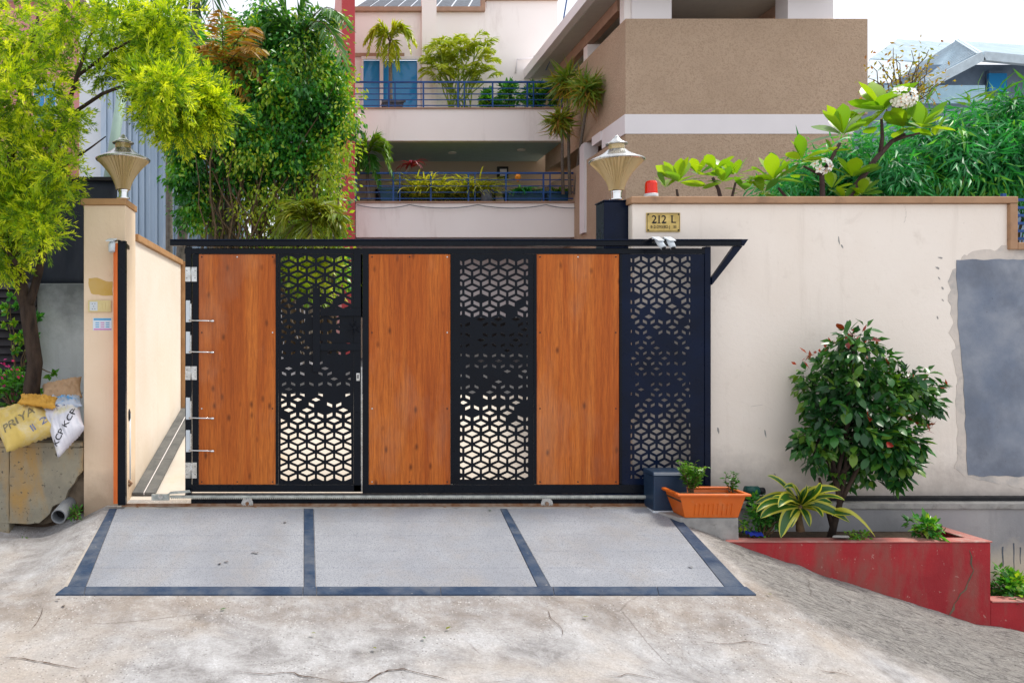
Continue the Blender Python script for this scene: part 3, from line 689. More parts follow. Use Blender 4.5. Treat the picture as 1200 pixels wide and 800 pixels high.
# navy post with its lamp behind the gate
np_ = thing('gate_post', 'navy square steel post rising behind the gate beside the cream wall, lamp on top', 'post', (X(723, 6.35), .25, 0))
MB().box(X(708, 6.33), X(739, 6.33), .23, .42, -.05, Z(236, 6.33)).build('shaft', mt['navy'], np_, bevel=.006)
MB().box(X(707, 6.33), X(740, 6.33)+.001, .222, .428, Z(236, 6.33)+.001, Z(234.3, 6.33)).build('cap_plate', mt['navy'], np_, bevel=.002)
def lamp(px, py0, d, label, seed):
    c = Vector((X(px, d), d - CD, Z(py0, d))); s = d / F
    t = thing('pillar_lamp', label, 'lamp', c, 'lamps on the gate posts')
    MB().lathe([(8*s, 0), (8*s, 1*s), (5.2*s, 1.3*s), (5.2*s, 8*s), (6*s, 8.2*s), (6*s, 10*s), (7*s, 10.4*s)], c, 28).build('collar', mt['chrome'], t, smooth=False)
    prof = []
    for i in range(15):
        u = i / 14; prof.append(((8.5 + 20 * u ** 1.75 + 2 * u) * s, (10.6 + 34 * u) * s))
    inner = [((r - .9 * s), z) for r, z in reversed(prof)]
    MB().lathe(prof + inner, c, 76, amp=-.085).build('glass_shade', mt['lampglass'], t)
    MB().lathe([(3*s, 12*s), (3.4*s, 26*s), (6.2*s, 30*s), (6.6*s, 38*s), (4*s, 43*s)], c, 16).build('bulb', mt['plastic'], t, smooth=True)
    MB().lathe([(30.8*s, 44.2*s), (31.6*s, 45.6*s), (30*s, 46.9*s), (22*s, 50.5*s), (15*s, 54.4*s), (10.5*s, 58.2*s), (10.2*s, 58.6*s)], c, 48).build('hood', mt['steel'], t, smooth=True)
    MB().lathe([(9.2*s, 58.8*s), (9.2*s, 64.5*s)], c, 32, amp=-.03).build('neck', mt['lampglass'], t)
    MB().lathe([(12.4*s, 64.7*s), (12.2*s, 65.8*s), (7*s, 68.4*s), (4.2*s, 71.6*s), (4*s, 72*s), (2.2*s, 72.2*s), (2.6*s, 73.6*s), (1.2*s, 75.6*s)], c, 32).build('cap', mt['steel'], t, smooth=True)
    return t
lamp(722.5, 234.2, 6.42, 'ribbed amber pillar lamp with metal hood on the navy post', 1)
# red beacon on the coping
bc = thing('warning_beacon', 'small red round beacon on the coping above the number plate', 'beacon', W(763, 231, 6.32))
c = W(763, 230.9, 6.32); s = 6.32 / F
MB().lathe([(8*s, 0), (8*s, 3*s), (7.4*s, 3.6*s)], c, 24).build('base', mt['plastic'], bc)
MB().lathe([(6.9*s, 3.8*s), (7.1*s, 4.5*s), (6.7*s, 16*s), (5.6*s, 18.4*s), (2*s, 19.4*s)], c, 24, amp=-.03).build('lens', mt['redglass'], bc)
MB().lathe([(2.6*s, 4*s), (2.6*s, 13*s)], c, 10).build('reflector', mt['amber'], bc)
# number plate
x0, x1, z0, z1 = X(757, dw), X(796.5, dw), Z(272, dw), Z(249.5, dw)
pt = thing('number_plate', 'brass house number plate reading 212 L on the cream wall', 'sign', ((x0+x1)/2, yw, z0))
MB().box(x0, x1, yw-.010, yw-.001, z0, z1).build('plate', mt['brass'], pt, bevel=.002)
for a, b in (((x0+.006, z0+.006), (x1-.006, z0+.0085)), ((x0+.006, z1-.0085), (x1-.006, z1-.006)), ((x0+.006, z0+.009), (x0+.0085, z1-.009)), ((x1-.0085, z0+.009), (x1-.006, z1-.009))):
    MB().box(a[0], b[0], yw-.0112, yw-.0101, a[1], b[1]).build('border_line', mt['ink'], pt)
for a in (x0+.014, x1-.014):
    for b in (z0+.014, z1-.014):
        MB().tube([(a, yw-.0102, b), (a, yw-.0145, b)], .0055, 10).build('screw', mt['ink'], pt)
cx = (x0+x1)/2
for j, ch in enumerate('212'):
    flat_text('lettering', ch, .085, cx-.072+j*.038, yw-.0113, Z(257.6, dw), mt['ink'], pt)
    MB().box(cx-.072+j*.038-.014, cx-.072+j*.038+.014, yw-.0114, yw-.0106, Z(257.6, dw)-.031, Z(257.6, dw)-.026).build('serif', mt['ink'], pt) if ch in '12' else None
flat_text('lettering', 'L', .085, cx+.078, yw-.0113, Z(257.6, dw), mt['ink'], pt)
MB().box(cx+.056, cx+.078, yw-.0114, yw-.0106, Z(257.6, dw)+.026, Z(257.6, dw)+.031).build('serif', mt['ink'], pt)
flat_text('lettering', '8-2-293/82-J   III', .031, cx, yw-.0113, Z(266.2, dw), mt['ink'], pt)
# two white sensors on the gate's top beam
for k, (px, lab) in enumerate(((771.5, 'left white spotlight sensor clamped on the gate beam below the number plate'), (785, 'right white spotlight sensor clamped on the gate beam below the number plate'))):
    c = W(px, 283, 5.98); t = thing('spot_sensor', lab, 'sensor', c, 'white sensors on the gate beam')
    m = MB(); m.hexa([c+Vector(v) for v in ((-.024,-.05,-.004),(.024,-.05,-.004),(.03,.05,.03),(-.03,.05,.03),(-.024,-.05,.006),(.024,-.05,.006),(.03,.05,.042),(-.03,.05,.042))])
    m.build('hood', mt['plastic'], t, bevel=.003)
    sg = .35 if k == 0 else .05
    MB().tube([c + Vector((0, .02, .02)), c + Vector((.02*sg, -.02, -.02)), c + Vector((.05*sg, -.05, -.052))], [.020, .024, .021], 14).build('housing', mt['plastic'], t, smooth=True)
    MB().tube([c + Vector((.05*sg, -.05, -.053)), c + Vector((.055*sg, -.053, -.060))], [.017, .016], 14).build('lens', mt['dark'], t)
    MB().box(c.x-.01, c.x+.01, c.y+.03, c.y+.12, c.z-.005, c.z+.012).build('bracket', mt['steel'], t)
    MB().tube(curve(c + Vector((-.03, .04, .03)), c + Vector((-.11, .10, -.005)), .0, 5, .004), .004, 6).build('cable', mt['ink'], t)

# ================================================================== LEFT PILLAR AND RECEIVER
xp0, xp1 = X(98, CD), X(147, CD)
gp = thing('gate_pillar', 'peach plastered gate pillar with tan cap, left of the gate', 'pillar', ((xp0+xp1)/2, .16, 0))
MB().box(xp0, xp1, 0, .34, -.35, Z(240.5)).build('shaft', mt['pillar'], gp, bevel=.006)
MB().box(X(95), X(148.5), -.02, .36, Z(240.5)+.001, Z(233)).build('cap', mt['coping'], gp, bevel=.005)
ragged([(X(104), Z(326)), (X(131), Z(329)), (X(132), Z(346)), (X(120), Z(347)), (X(106), Z(343))], -.002, .01, 'yellow_stain', M('ochre_stain', (.55, .36, .08), (.60, .42, .17), rough=.8), gp, .012, .02, 5)
lamp(144.3, 233.0, 6.28, 'ribbed amber pillar lamp with metal hood on the left peach pillar', 2)
# socket board and sticker
t = thing('socket_board', 'cream electric socket plate on the left pillar', 'socket', W(117, 359))
MB().box(X(104), X(130.5), -.016, -.001, Z(365.5), Z(352)).build('plate', mt['cream'], t, bevel=.002)
MB().box(X(106), X(115), -.0185, -.0165, Z(364), Z(353.5)).build('socket', mt['plastic'], t)
for a, b in ((109, 356), (112, 356), (110.5, 359), (109, 362), (112, 362)): MB().tube([(X(a), -.0186, Z(b)), (X(a), -.0196, Z(b))], .003, 8).build('pin_hole', mt['ink'], t)
for a in (117, 121, 125): MB().box(X(a), X(a+3.2), -.0195, -.0165, Z(363.5), Z(354.5)).build('switch', mt['cream'], t)
t = thing('paper_sticker', 'pale blue and pink paper sticker below the socket plate', 'sticker', W(120, 380))
MB().box(X(109), X(131), -.003, -.001, Z(387), Z(372.5)).build('paper', mt['sticker'], t)
MB().box(X(110), X(130.5), -.0045, -.0032, Z(375.2), Z(373)).build('print_band', mt['stickblue'], t)
MB().box(X(110), X(130.5), -.0045, -.0032, Z(386.5), Z(385)).build('print_band', mt['stickpink'], t)
for b in (377.5, 380, 382.5):
    for a in (112, 118, 124): MB().box(X(a), X(a+4.4), -.0042, -.0032, Z(b+1), Z(b)).build('print_line', mt['stickpink' if a == 118 else 'stickblue'], t)
# folded receiving leaf standing square to the road, seen almost edge-on
rl = thing('folded_gate_leaf', 'narrow black gate leaf with orange board edge folded back against the left pillar', 'gate leaf', (X(142), -.03, 0))
MB().box(X(138, 6.0), X(147, 6.0), -.10, -.05, Z(592, 6.0), Z(282, 6.0)).build('front_stile', mt['black'], rl, bevel=.003)
MB().box(X(133, 6.0), X(137.8, 6.0), -.105, -.03, Z(590, 6.0), Z(285, 6.0)).build('board_edge', mt['oranedge'], rl, bevel=.002)
xr = X(151.3, 6.42); s = 6.42 / F
MB().box(X(152.5, 6.42), X(156, 6.42), .30, .335, Z(560, 6.42), Z(243, 6.42)).build('rear_stile', mt['navy'], rl, bevel=.002)
MB().hexa([(X(141, 6.0), -.049, Z(289, 6)), (X(146.5, 6.0), -.049, Z(289, 6)), (X(155.5, 6.42), .299, Z(289, 6)), (X(152.5, 6.42), .299, Z(289, 6)),
           (X(141, 6.0), -.049, Z(284, 6)), (X(146.5, 6.0), -.049, Z(284, 6)), (X(155.5, 6.42), .299, Z(284, 6)), (X(152.5, 6.42), .299, Z(284, 6))]).build('top_rail', mt['black'], rl)
MB().tube([(X(152, 6.25), .14, Z(562, 6.25)), (X(152, 6.25), .14, Z(484, 6.25))], .012, 10).build('drop_rod', mt['plastic'], rl, smooth=True)
MB().tube([(X(151.5, 6.25), .12, Z(492, 6.25)), (X(151.5, 6.25), .11, Z(489, 6.25)), (X(151.5, 6.25), .11, Z(482, 6.25)), (X(151.5, 6.25), .12, Z(479, 6.25))], [.012, .020, .020, .012], 12).build('handle', mt['ink'], rl, smooth=True)
MB().tube([(X(150, 6.2), .1, Z(563, 6.2)), (X(154, 6.2), .1, Z(566, 6.2)), (X(151, 6.2), .1, Z(569, 6.2))], .012, 8).build('rod_shoe', mt['rust'], rl)
c = W(131, 287, 5.98); t = thing('spot_sensor', 'white spotlight sensor at the top of the folded leaf by the left pillar', 'sensor', c, 'white sensors on the gate beam')
MB().tube([c + Vector((0, .03, .03)), c, c + Vector((.005, -.02, -.05))], [.020, .026, .024], 14).build('housing', mt['plastic'], t, smooth=True)
MB().hexa([c+Vector(v) for v in ((-.035,-.05,.02),(.02,-.05,.02),(.03,.04,.045),(-.03,.04,.045),(-.035,-.05,.03),(.02,-.05,.03),(.03,.04,.055),(-.03,.04,.055))]).build('hood', mt['plastic'], t, bevel=.003)
MB().tube(curve(c + Vector((.02, .02, .03)), c + Vector((.08, .0, .02)), .01, 4), .005, 6).build('cable', mt['ink'], t)
# inner side wall running back
iw = thing('inner_side_wall', 'cream side wall with tan coping running back from the left pillar', 'wall', (-1.55, 1.4, 0))
MB().box(-1.70, -1.46, .342, 2.51, -.1, 2.06).build('wall_face', mt['inner'], iw, bevel=.004)
MB().box(-1.72, -1.435, .343, 2.52, 2.061, 2.115).build('coping', mt['coping'], iw, bevel=.005)
MB().box(-1.66, -1.36, 2.521, 2.70, .2, 2.10).build('end_pier', mt['coping'], iw, bevel=.004)

# ================================================================== THE GATE
gate = thing('sliding_gate', 'big black sliding gate with orange wood boards and cut hexagon lattice sheets', 'gate', (X(525), .02, 0))
def gbox(a, b, c, e, y0, y1, name, m_='black', bev=.0025, parent=gate):
    return MB().box(X(a), X(b), y0, y1, Z(e), Z(c)).build(name, mt[m_], parent, bevel=bev)
gbox(200, 866, 282.5, 288.5, -.035, .02, 'guide_beam')
gbox(200.2, 866, 281, 282.4, -.045, .03, 'guide_beam_flange', 'navy', .001)
gbox(216, 832, 291, 297.5, .0, .045, 'top_rail')
gbox(217, 224.4, 289, 578, -.002, .045, 'outer_stile')
gbox(225.4, 232.6, 298, 567.5, -.001, .045, 'wicket_stile')
gbox(233, 414, 291.5, 297.6, -.004, -.0005, 'wicket_top_rail')
gbox(414.5, 423.0, 291, 576, -.003, .045, 'wicket_stile')
gbox(425.0, 432.0, 291, 577.5, -.001, .045, 'middle_stile')
gbox(323, 326.2, 298, 567, -.001, .03, 'panel_bar')
gbox(528.2, 531, 298, 567, -.001, .03, 'panel_bar'); gbox(625.8, 629, 298, 567, -.001, .03, 'panel_bar')
gbox(726, 729, 298, 567, -.001, .03, 'panel_bar')
gbox(826, 833, 289, 577, -.002, .05, 'end_stile', 'navy')
gbox(224.6, 423.5, 567.8, 576, -.003, .045, 'wicket_bottom_rail')
gbox(425, 832, 567.8, 577.8, -.0015, .045, 'bottom_rail')
gbox(217, 766, 578.5, 581, -.012, .045, 'rack_backing', 'navy', .001)
gbox(224, 766, 584.5, 589.5, -.006, .05, 'wheel_channel')
gbox(423.2, 424.8, 430, 577, .03, .044, 'gap_strip', 'steel', 0)
# toothed rack
rk = MB(); zt0, zt1 = Z(581.8), Z(579.2)
for a, b in zip(np.linspace(200, 766, 7)[:-1], np.linspace(200, 766, 7)[1:]):
    MB().box(X(a)+.001, X(b)-.001, -.036, -.013, zt0, Z(579.4)).build('rack_bar', mt['rack'], gate)
n = 250; xs = np.linspace(X(202), X(765), n); pit = xs[1] - xs[0]
for x in xs: rk.prism([(x - pit*.32, zt0-.001), (x + pit*.32, zt0-.001), (x + pit*.14, zt0-.010), (x - pit*.14, zt0-.010)], -.036, -.013)
tag(rk.build('rack_teeth', mt['rack'], gate), kind='stuff')
gbox(179, 199.5, 577.5, 584.5, -.05, -.02, 'limit_arm', 'rack')
m = MB().hexa([W(196, 579, 6.03)+Vector((0,0,0)), W(224, 577, 6.03), W(224, 577, 6.06), W(196, 579, 6.06), W(200, 575.5, 6.03), W(222, 573.8, 6.03), W(222, 573.8, 6.06), W(200, 575.5, 6.06)])
m.build('limit_bracket', mt['rack'], gate, bevel=.002)
MB().tube([(X(190), -.052, Z(580)), (X(190), -.060, Z(580))], .018, 12).build('bolt', mt['steel'], gate)
for px in (290, 640):
    wh = MB().tube([(X(px), -.022, Z(589)), (X(px), .01, Z(589))], .045, 22).build('wheel', mt['steel'], gate)
    MB().tube([(X(px), -.03, Z(589)), (X(px), -.0225, Z(589))], .014, 10).build('axle_bolt', mt['rust'], wh)
# triangular end bracket
x0, x1, xt = X(833.4), X(866), X(873)
MB().prism([(X(866.2), Z(281)), (X(874), Z(281)), (X(869), Z(288.5)), (X(866.2), Z(288.5))], -.035, .02).build('bracket_tip', mt['navy'], gate)
MB().prism([(X(866), Z(288.8)), (X(869), Z(288.8)), (X(833.2), Z(334)), (X(833.2), Z(325.5)), (X(859), Z(288.8))], -.018, .02).build('bracket_brace', mt['navy'], gate, bevel=.002)
# wood boards
for a, b in ((232.8, 323), (432.2, 528), (629.2, 725.8)):
    bd = MB().box(X(a), X(b), .006, .022, Z(567.6), Z(297.8)).build('wood_board', mt['wood'], gate, bevel=.0015)
    for u in (.04, .5, .96):
        for zz in (.012, .34, .67, .988):
            if u == .5 and zz in (.34, .67): continue
            x = X(a) + (X(b) - X(a)) * u; z = Z(297.8) + (Z(567.6) - Z(297.8)) * zz
            MB().tube([(x, .006, z), (x, .002, z)], .0055, 8).build('screw', mt['steel' if random.random() < .3 else 'ink'], bd)
# cut lattice: tumbling blocks, each rhombus a tile with its own hole, holes shrinking or missing towards the middle
def clip_poly(poly, x0, x1, z0, z1):
    def cl(p, ins, inter):
        out = []
        for i in range(len(p)):
            a, b = p[i-1], p[i]
            if ins(b):
                if not ins(a): out.append(inter(a, b))
                out.append(b)
            elif ins(a): out.append(inter(a, b))
        return out
    def ix(v): return lambda a, b: (v, a[1] + (b[1]-a[1]) * (v-a[0]) / (b[0]-a[0]))
    def iz(v): return lambda a, b: (a[0] + (b[0]-a[0]) * (v-a[1]) / (b[1]-a[1]), v)
    for ins, it in ((lambda q: q[0] >= x0-1e-9, ix(x0)), (lambda q: q[0] <= x1+1e-9, ix(x1)), (lambda q: q[1] >= z0-1e-9, iz(z0)), (lambda q: q[1] <= z1+1e-9, iz(z1))):
        if len(poly) < 3: return []
        poly = cl(poly, ins, it)
    return poly
def shrink(poly, g):
    """inset a convex polygon by g"""
    n = len(poly); c = (sum(p[0] for p in poly)/n, sum(p[1] for p in poly)/n); out = []
    ar = sum(poly[i][0]*poly[(i+1)%n][1] - poly[(i+1)%n][0]*poly[i][1] for i in range(n))
    sg = 1 if ar > 0 else -1
    ln = []
    for i in range(n):
        a, b = poly[i], poly[(i+1) % n]; dx, dz = b[0]-a[0], b[1]-a[1]; l = math.hypot(dx, dz)
        if l < 1e-7: return []
        nx_, nz_ = -dz/l*sg, dx/l*sg; ln.append((a[0]+nx_*g, a[1]+nz_*g, dx/l, dz/l))
    for i in range(n):
        a, b = ln[i-1], ln[i]; det = a[2]*b[3] - a[3]*b[2]
        if abs(det) < 1e-6: return []
        t = ((b[0]-a[0])*b[3] - (b[1]-a[1])*b[2]) / det; out.append((a[0]+a[2]*t, a[1]+a[3]*t))
    ar2 = sum(out[i][0]*out[(i+1)%n][1] - out[(i+1)%n][0]*out[i][1] for i in range(n))
    if ar2 * ar <= 0 or abs(ar2) < abs(ar) * .04: return []
    for o_ in out:
        for i in range(n):
            a, b = poly[i], poly[(i+1) % n]
            if ((b[0]-a[0])*(o_[1]-a[1]) - (b[1]-a[1])*(o_[0]-a[0])) * sg <= 0: return []
    return out
def lattice(px0, px1, hx0, hx1, hz0, hz1, seed, mat, off=0.0, missing=1.0):
    rd = random.Random(seed); cw = (X(hx1) - X(hx0)) / 4; h1 = 9.2 / 152.95; h2 = 7.6 / 152.95; row = h1/2 + h2
    mb = MB(); x0, x1, z1, z0 = X(hx0), X(hx1), Z(hz0), Z(hz1); y = .006; th = .0035; zt = z1 + .1 * row
    vi = {}
    def V(x, z, yy):
        k = (round(x, 5), round(z, 5), yy)
        if k not in vi: vi[k] = len(mb.v); mb.v.append((x, yy, z))
        return vi[k]
    def face(ps, yy): mb.f.append(tuple(V(a, b, yy) for a, b in ps)); mb.m.append(0)
    nr = int((z1 - z0) / row) + 3
    for r in range(-1, nr):
        for c_ in range(-1, 6):
            cx = x0 + (c_ + .5 + (.5 if r % 2 else 0) - .5 + off) * cw; cz = zt - r * row
            T = [(cx-cw/2, cz), (cx, cz+h1/2), (cx+cw/2, cz), (cx, cz-h1/2)]
            Lf = [(cx-cw/2, cz), (cx, cz-h1/2), (cx, cz-h1/2-h2), (cx-cw/2, cz-h2)]
            Rt = [(cx, cz-h1/2), (cx+cw/2, cz), (cx+cw/2, cz-h2), (cx, cz-h1/2-h2)]
            for kind, P in enumerate((T, Lf, Rt)):
                u = (z1 - sum(p[1] for p in P) / 4) / (z1 - z0); u = min(1, max(0, u))
                g = .0092
                if u < .16: sc_, pm = 1, 0
                elif u < .42: sc_ = 1 - .38 * (u - .16) / .26; pm = .06 + .18 * min(1, (u - .16) / .12)
                elif u < .58: sc_, pm = .62, .28
                elif u < .82: sc_ = .60 + .40 * (u - .58) / .24; pm = .28 * (1 - (u - .58) / .24)
                else: sc_, pm = 1, 0
                if kind == 0 and .16 < u < .7: pm = min(.75, pm * 1.7)
                miss = rd.random() < pm * missing
                Pc = clip_poly(P, x0, x1, z0, z1)
                Pc = [p for i, p in enumerate(Pc) if math.hypot(p[0]-Pc[i-1][0], p[1]-Pc[i-1][1]) > 1e-5]
                if len(Pc) < 3: continue
                hole = [] if miss else shrink(Pc, g)
                if not hole: face(Pc, y); continue
                hc = (sum(p[0] for p in hole)/len(hole), sum(p[1] for p in hole)/len(hole))
                hole = [(hc[0]+(p[0]-hc[0])*sc_, hc[1]+(p[1]-hc[1])*sc_) for p in hole]
                n = len(Pc)
                for i in range(n):
                    j = (i+1) % n
                    face([Pc[i], Pc[j], hole[j], hole[i]], y)
                    a, b = hole[i], hole[j]
                    mb.f.append((V(*a, y), V(*b, y), V(*b, y+th), V(*a, y+th))); mb.m.append(0)
                    face([Pc[i], Pc[j], hole[j], hole[i]], y+th)
    # plain margin of the sheet round the pattern
    X0, X1, ZT, ZB = X(px0), X(px1), Z(297.7), Z(567.7)
    for a, b, c2, e in ((X0, x0, ZB, ZT), (x1, X1, ZB, ZT), (x0, x1, z1, ZT), (x0, x1, ZB, z0)):
        for yy in (y, y + th): face([(a, c2), (b, c2), (b, e), (a, e)], yy)
    me = bpy.data.meshes.new('lattice_sheet'); me.from_pydata(mb.v, [], mb.f); me.materials.append(mat)
    return link('lattice_sheet', me, gate)
lattice(326.3, 414.4, 327.5, 413, 298.6, 564.5, 3, mt['black'])
lattice(531.1, 625.7, 538, 620.5, 302, 563, 8, mt['black'], .25)
lattice(729.1, 825.9, 738, 811, 299, 562, 21, mt['navy'], .25, .7)  # bluer sheet: reflected sky put into its colour
# hinges and rod holders on the left stile
for a, b in ((313, 330), (429, 445), (541.5, 560)):
    hg = MB().box(X(217.3), X(223.4), -.009, -.0025, Z(b), Z(a)).build('hinge', mt['steel'], gate, bevel=.001)
    MB().box(X(224.8), X(230.8), -.009, -.0015, Z(b), Z(a)).build('hinge_leaf', mt['steel'], hg, bevel=.001)
    MB().tube([(X(224.1), -.010, Z(b)), (X(224.1), -.010, Z(a))], .0055, 10).build('hinge_pin', mt['steel'], hg, smooth=True)
    for q in (219.2, 228.8):
        for u in (.25, .75): MB().tube([(X(q), -.0092, Z(a+(b-a)*u)), (X(q), -.0115, Z(a+(b-a)*u))], .0035, 8).build('screw', mt['ink'], hg)
for zc in (376, 412.5, 489.5, 527.5):
    st = MB().box(X(218.3), X(223), -.022, -.0025, Z(zc+1.5), Z(zc-24)).build('sprung_bolt', mt['plastic'], gate, bevel=.002)
    MB().box(X(223.2), X(224.6), -.018, -.0027, Z(zc+1.2), Z(zc-20)).build('bolt_plate', mt['steel'], st)
    MB().tube([(X(222), -.028, Z(zc-.6)), (X(250), -.030, Z(zc+.1))], .0055, 8).build('bolt_rod', mt['chrome'], st, smooth=True)
    MB().tube([(X(247), -.031, Z(zc)), (X(251.5), -.031, Z(zc+.2))], .0095, 8).build('rod_knob', mt['chrome'], st, smooth=True)
# lock frame in the wicket door
lk = gbox(366.5, 375, 337, 436, -.018, .003, 'lock_frame_upright')
gbox(375.2, 423, 361.5, 370.5, -.018, .003, 'lock_frame_bar')
gbox(375.2, 423, 402.5, 410.5, -.018, .003, 'lock_frame_bar')
gbox(398, 423, 371, 402, .010, .04, 'lock_case')
st = MB()
for k in range(3):
    a = math.pi * k / 3 + .35; v = Vector((math.cos(a), 0, math.sin(a))) * .052; c = Vector((X(415.5), -.03, Z(384)))
    st.tube([c - v, c + v], .004, 6)
st.tube([c + Vector((0, .03, 0)), c + Vector((0, -.008, 0))], .012, 10)
st.build('star_handle', mt['black'], gate)
lp = gbox(417.5, 421.5, 437, 446, -.008, -.0035, 'latch_plate', 'steel', .001)
gbox(418.7, 420.2, 438.8, 443.2, -.0095, -.0085, 'latch_slot', 'ink', 0, lp)
# ground track
tr = thing('gate_track', 'rusty steel ground track under the sliding gate', 'track', (X(460), -.02, -.01))
MB().box(X(144), X(776), -.045, .015, -.012, -.004).build('track_plate', mt['rust'], tr)
MB().box(X(146), X(776), -.02, -.008, -.0035, .010).build('track_rail', mt['rust'], tr)
for px in (163, 300, 520, 690): MB().tube([(X(px), -.046, -.006), (X(px), -.060, -.006)], .010, 8).build('anchor_bolt', mt['rust'], tr)

# ================================================================== RED PLANTER, BLOCK, MOTOR, TROUGH
yrp = -.42; dr = yrp + CD
zrt = Z(635.5, dr)
rp = thing('red_planter', 'stepped red masonry planter in front of the cream wall, cracked at its right end', 'planter', (4, yrp, -.5))
xa, xb = X(846, dr), X(1161, dr)
MB().box(xa, xb, yrp, yrp+.09, -1.3, zrt).build('front_wall', mt['red'], rp, bevel=.006)
MB().box(xa-.01, xb+.008, yrp-.008, yrp+.10, zrt+.001, zrt+.012).build('coping', mt['redtop'], rp, bevel=.004)
MB().box(xb-.09, xb, yrp+.101, yp-.002, -1.3, zrt).build('end_wall', mt['red'], rp, bevel=.006)
MB().box(xb-.10, xb+.007, yrp+.101, yp-.002, zrt+.001, zrt+.0115).build('coping', mt['redtop'], rp, bevel=.004)
z2 = Z(706, dr)
MB().box(xb+.002, 9.4, yrp+.004, yrp+.10, -1.6, z2).build('lower_wall', mt['red'], rp, bevel=.006)
MB().box(xb+.010, 9.4, yrp-.003, yrp+.11, z2+.001, z2+.014).build('coping', mt['redtop'], rp, bevel=.004)
ckp = [(1136,644),(1139,652),(1137,660),(1141,668),(1137,677),(1134,682),(1131,690),(1126,695),(1122,702),(1118,707),(1117,713),(1111,722)]
m = MB(); prev = None
for i, (a, b) in enumerate(ckp):
    m.v += [(X(a-.5-.9*(i%3==1), dr), yrp-.0015, Z(b, dr)), (X(a+.4+1.5*(i%4==2), dr), yrp-.0015, Z(b+.5, dr))]
    if i: m.f.append((2*i-2, 2*i-1, 2*i+1, 2*i)); m.m.append(0)
m.build('wall_crack', mt['mud'], rp)
MB().box(xa, xb-.09, yrp+.09, yp-.001, -1.2, zrt-.03).build('soil_fill', mt['soil'], rp)
MB().box(xb, 9.4, yrp+.101, yp-.001, -1.5, z2-.04).build('soil_fill', mt['soil'], rp)
# concrete block under the trough
t = thing('concrete_block', 'grey concrete block under the orange trough', 'block', W(834, 632, 5.75))
x0, x1 = X(797, 5.72), X(867, 5.72); zb1 = Z(606.5, 5.72); 
MB().hexa([(x0+.0, -.38, -.35), (x1, -.38, -.35), (x1+.02, .02, -.35), (x0-.2, .02, -.35), (x0+.0, -.38, zb1), (x1-.01, -.38, zb1), (x1, .02, zb1+.002), (x0-.16, .02, zb1+.002)]).build('block', mt['concrete'], t, bevel=.008)
# motor housing
t = thing('gate_motor', 'dark blue-grey gate motor box behind the orange trough', 'gate motor', W(790, 602, 5.95))
mx0, mx1 = X(766, 5.92), X(806, 5.92); zm0, zm1 = Z(600, 5.92), Z(554.5, 5.92)
MB().hexa([(mx0, -.18, zm0+.012), (mx1, -.18, zm0+.012), (mx1, .03, zm0+.012), (mx0, .03, zm0+.012), (mx0+.004, -.176, zm1-.02), (mx1-.004, -.176, zm1-.02), (mx1-.004, .03, zm1-.02), (mx0+.004, .03, zm1-.02)]).build('cover', mt['motor'], t, bevel=.008, seg=3)
MB().hexa([(mx0-.003, -.183, zm1-.019), (mx1+.003, -.183, zm1-.019), (mx1+.003, .035, zm1-.019), (mx0-.003, .035, zm1-.019), (mx0+.004, -.16, zm1+.006), (mx1-.004, -.16, zm1+.006), (mx1-.004, .03, zm1+.012), (mx0+.004, .03, zm1+.012)]).build('lid', mt['motor'], t, bevel=.006, seg=3)
MB().box(mx0-.006, mx1+.01, -.188, .04, zm0-.02, zm0+.011).build('base_plate', mt['plastic'], t, bevel=.004)
MB().box(X(762, 5.95), mx1+.05, -.21, .06, zm0-.10, zm0-.021).build('footing', mt['concrete'], t, bevel=.006)
# orange trough
dt = 5.68; s = dt / F
tb = thing('plant_trough', 'orange plastic plant trough on the concrete block at the gate end', 'plant trough', W(834, 606, dt))
zt0, zt1 = zb1 + .003, Z(577, dt)
xa0, xa1, xc0, xc1 = X(806, dt)-.005, X(869, dt)-.005, X(797, dt), X(874, dt)
yf0, yb0, yf1, yb1 = -.385, -.20, -.42, -.165
def ringbox(lo, hi, th):
    """open tub: outer and inner walls"""
    (a0, a1, b0, b1, za), (c0, c1, e0, e1, zb) = lo, hi; m = MB()
    o = [(a0,b0,za),(a1,b0,za),(a1,b1,za),(a0,b1,za),(c0,e0,zb),(c1,e0,zb),(c1,e1,zb),(c0,e1,zb)]
    i = [(a0+th,b0+th,za+th),(a1-th,b0+th,za+th),(a1-th,b1-th,za+th),(a0+th,b1-th,za+th),(c0+th,e0+th,zb),(c1-th,e0+th,zb),(c1-th,e1-th,zb),(c0+th,e1-th,zb)]
    m.add(o + i, [(0,3,2,1),(0,1,5,4),(1,2,6,5),(2,3,7,6),(3,0,4,7),(8,9,10,11),(8,12,13,9),(9,13,14,10),(10,14,15,11),(11,15,12,8),(4,5,13,12),(5,6,14,13),(6,7,15,14),(7,4,12,15)])
    return m
ringbox((xa0, xa1, yf0, yb0, zt0), (xc0, xc1, yf1, yb1, zt1-.025), .006).build('tub', mt['orange'], tb, bevel=.004)
m = MB()
rx0, rx1, ry0, ry1 = xc0-.028, xc1+.028, yf1-.026, yb1+.026; w_ = .034
for q in (((rx0, rx1), (ry0, ry0+w_)), ((rx0, rx1), (ry1-w_, ry1)), ((rx0, rx0+w_), (ry0+w_, ry1-w_)), ((rx1-w_, rx1), (ry0+w_, ry1-w_))):
    MB().box(q[0][0], q[0][1], q[1][0], q[1][1], zt1-.024, zt1-.006).build('rim', mt['orange'], tb, bevel=.006, seg=3)
MB().box(xc0+.01, xc1-.01, yf1+.01, yb1-.01, zt1-.07, zt1-.045).build('potting_soil', mt['soil'], tb)
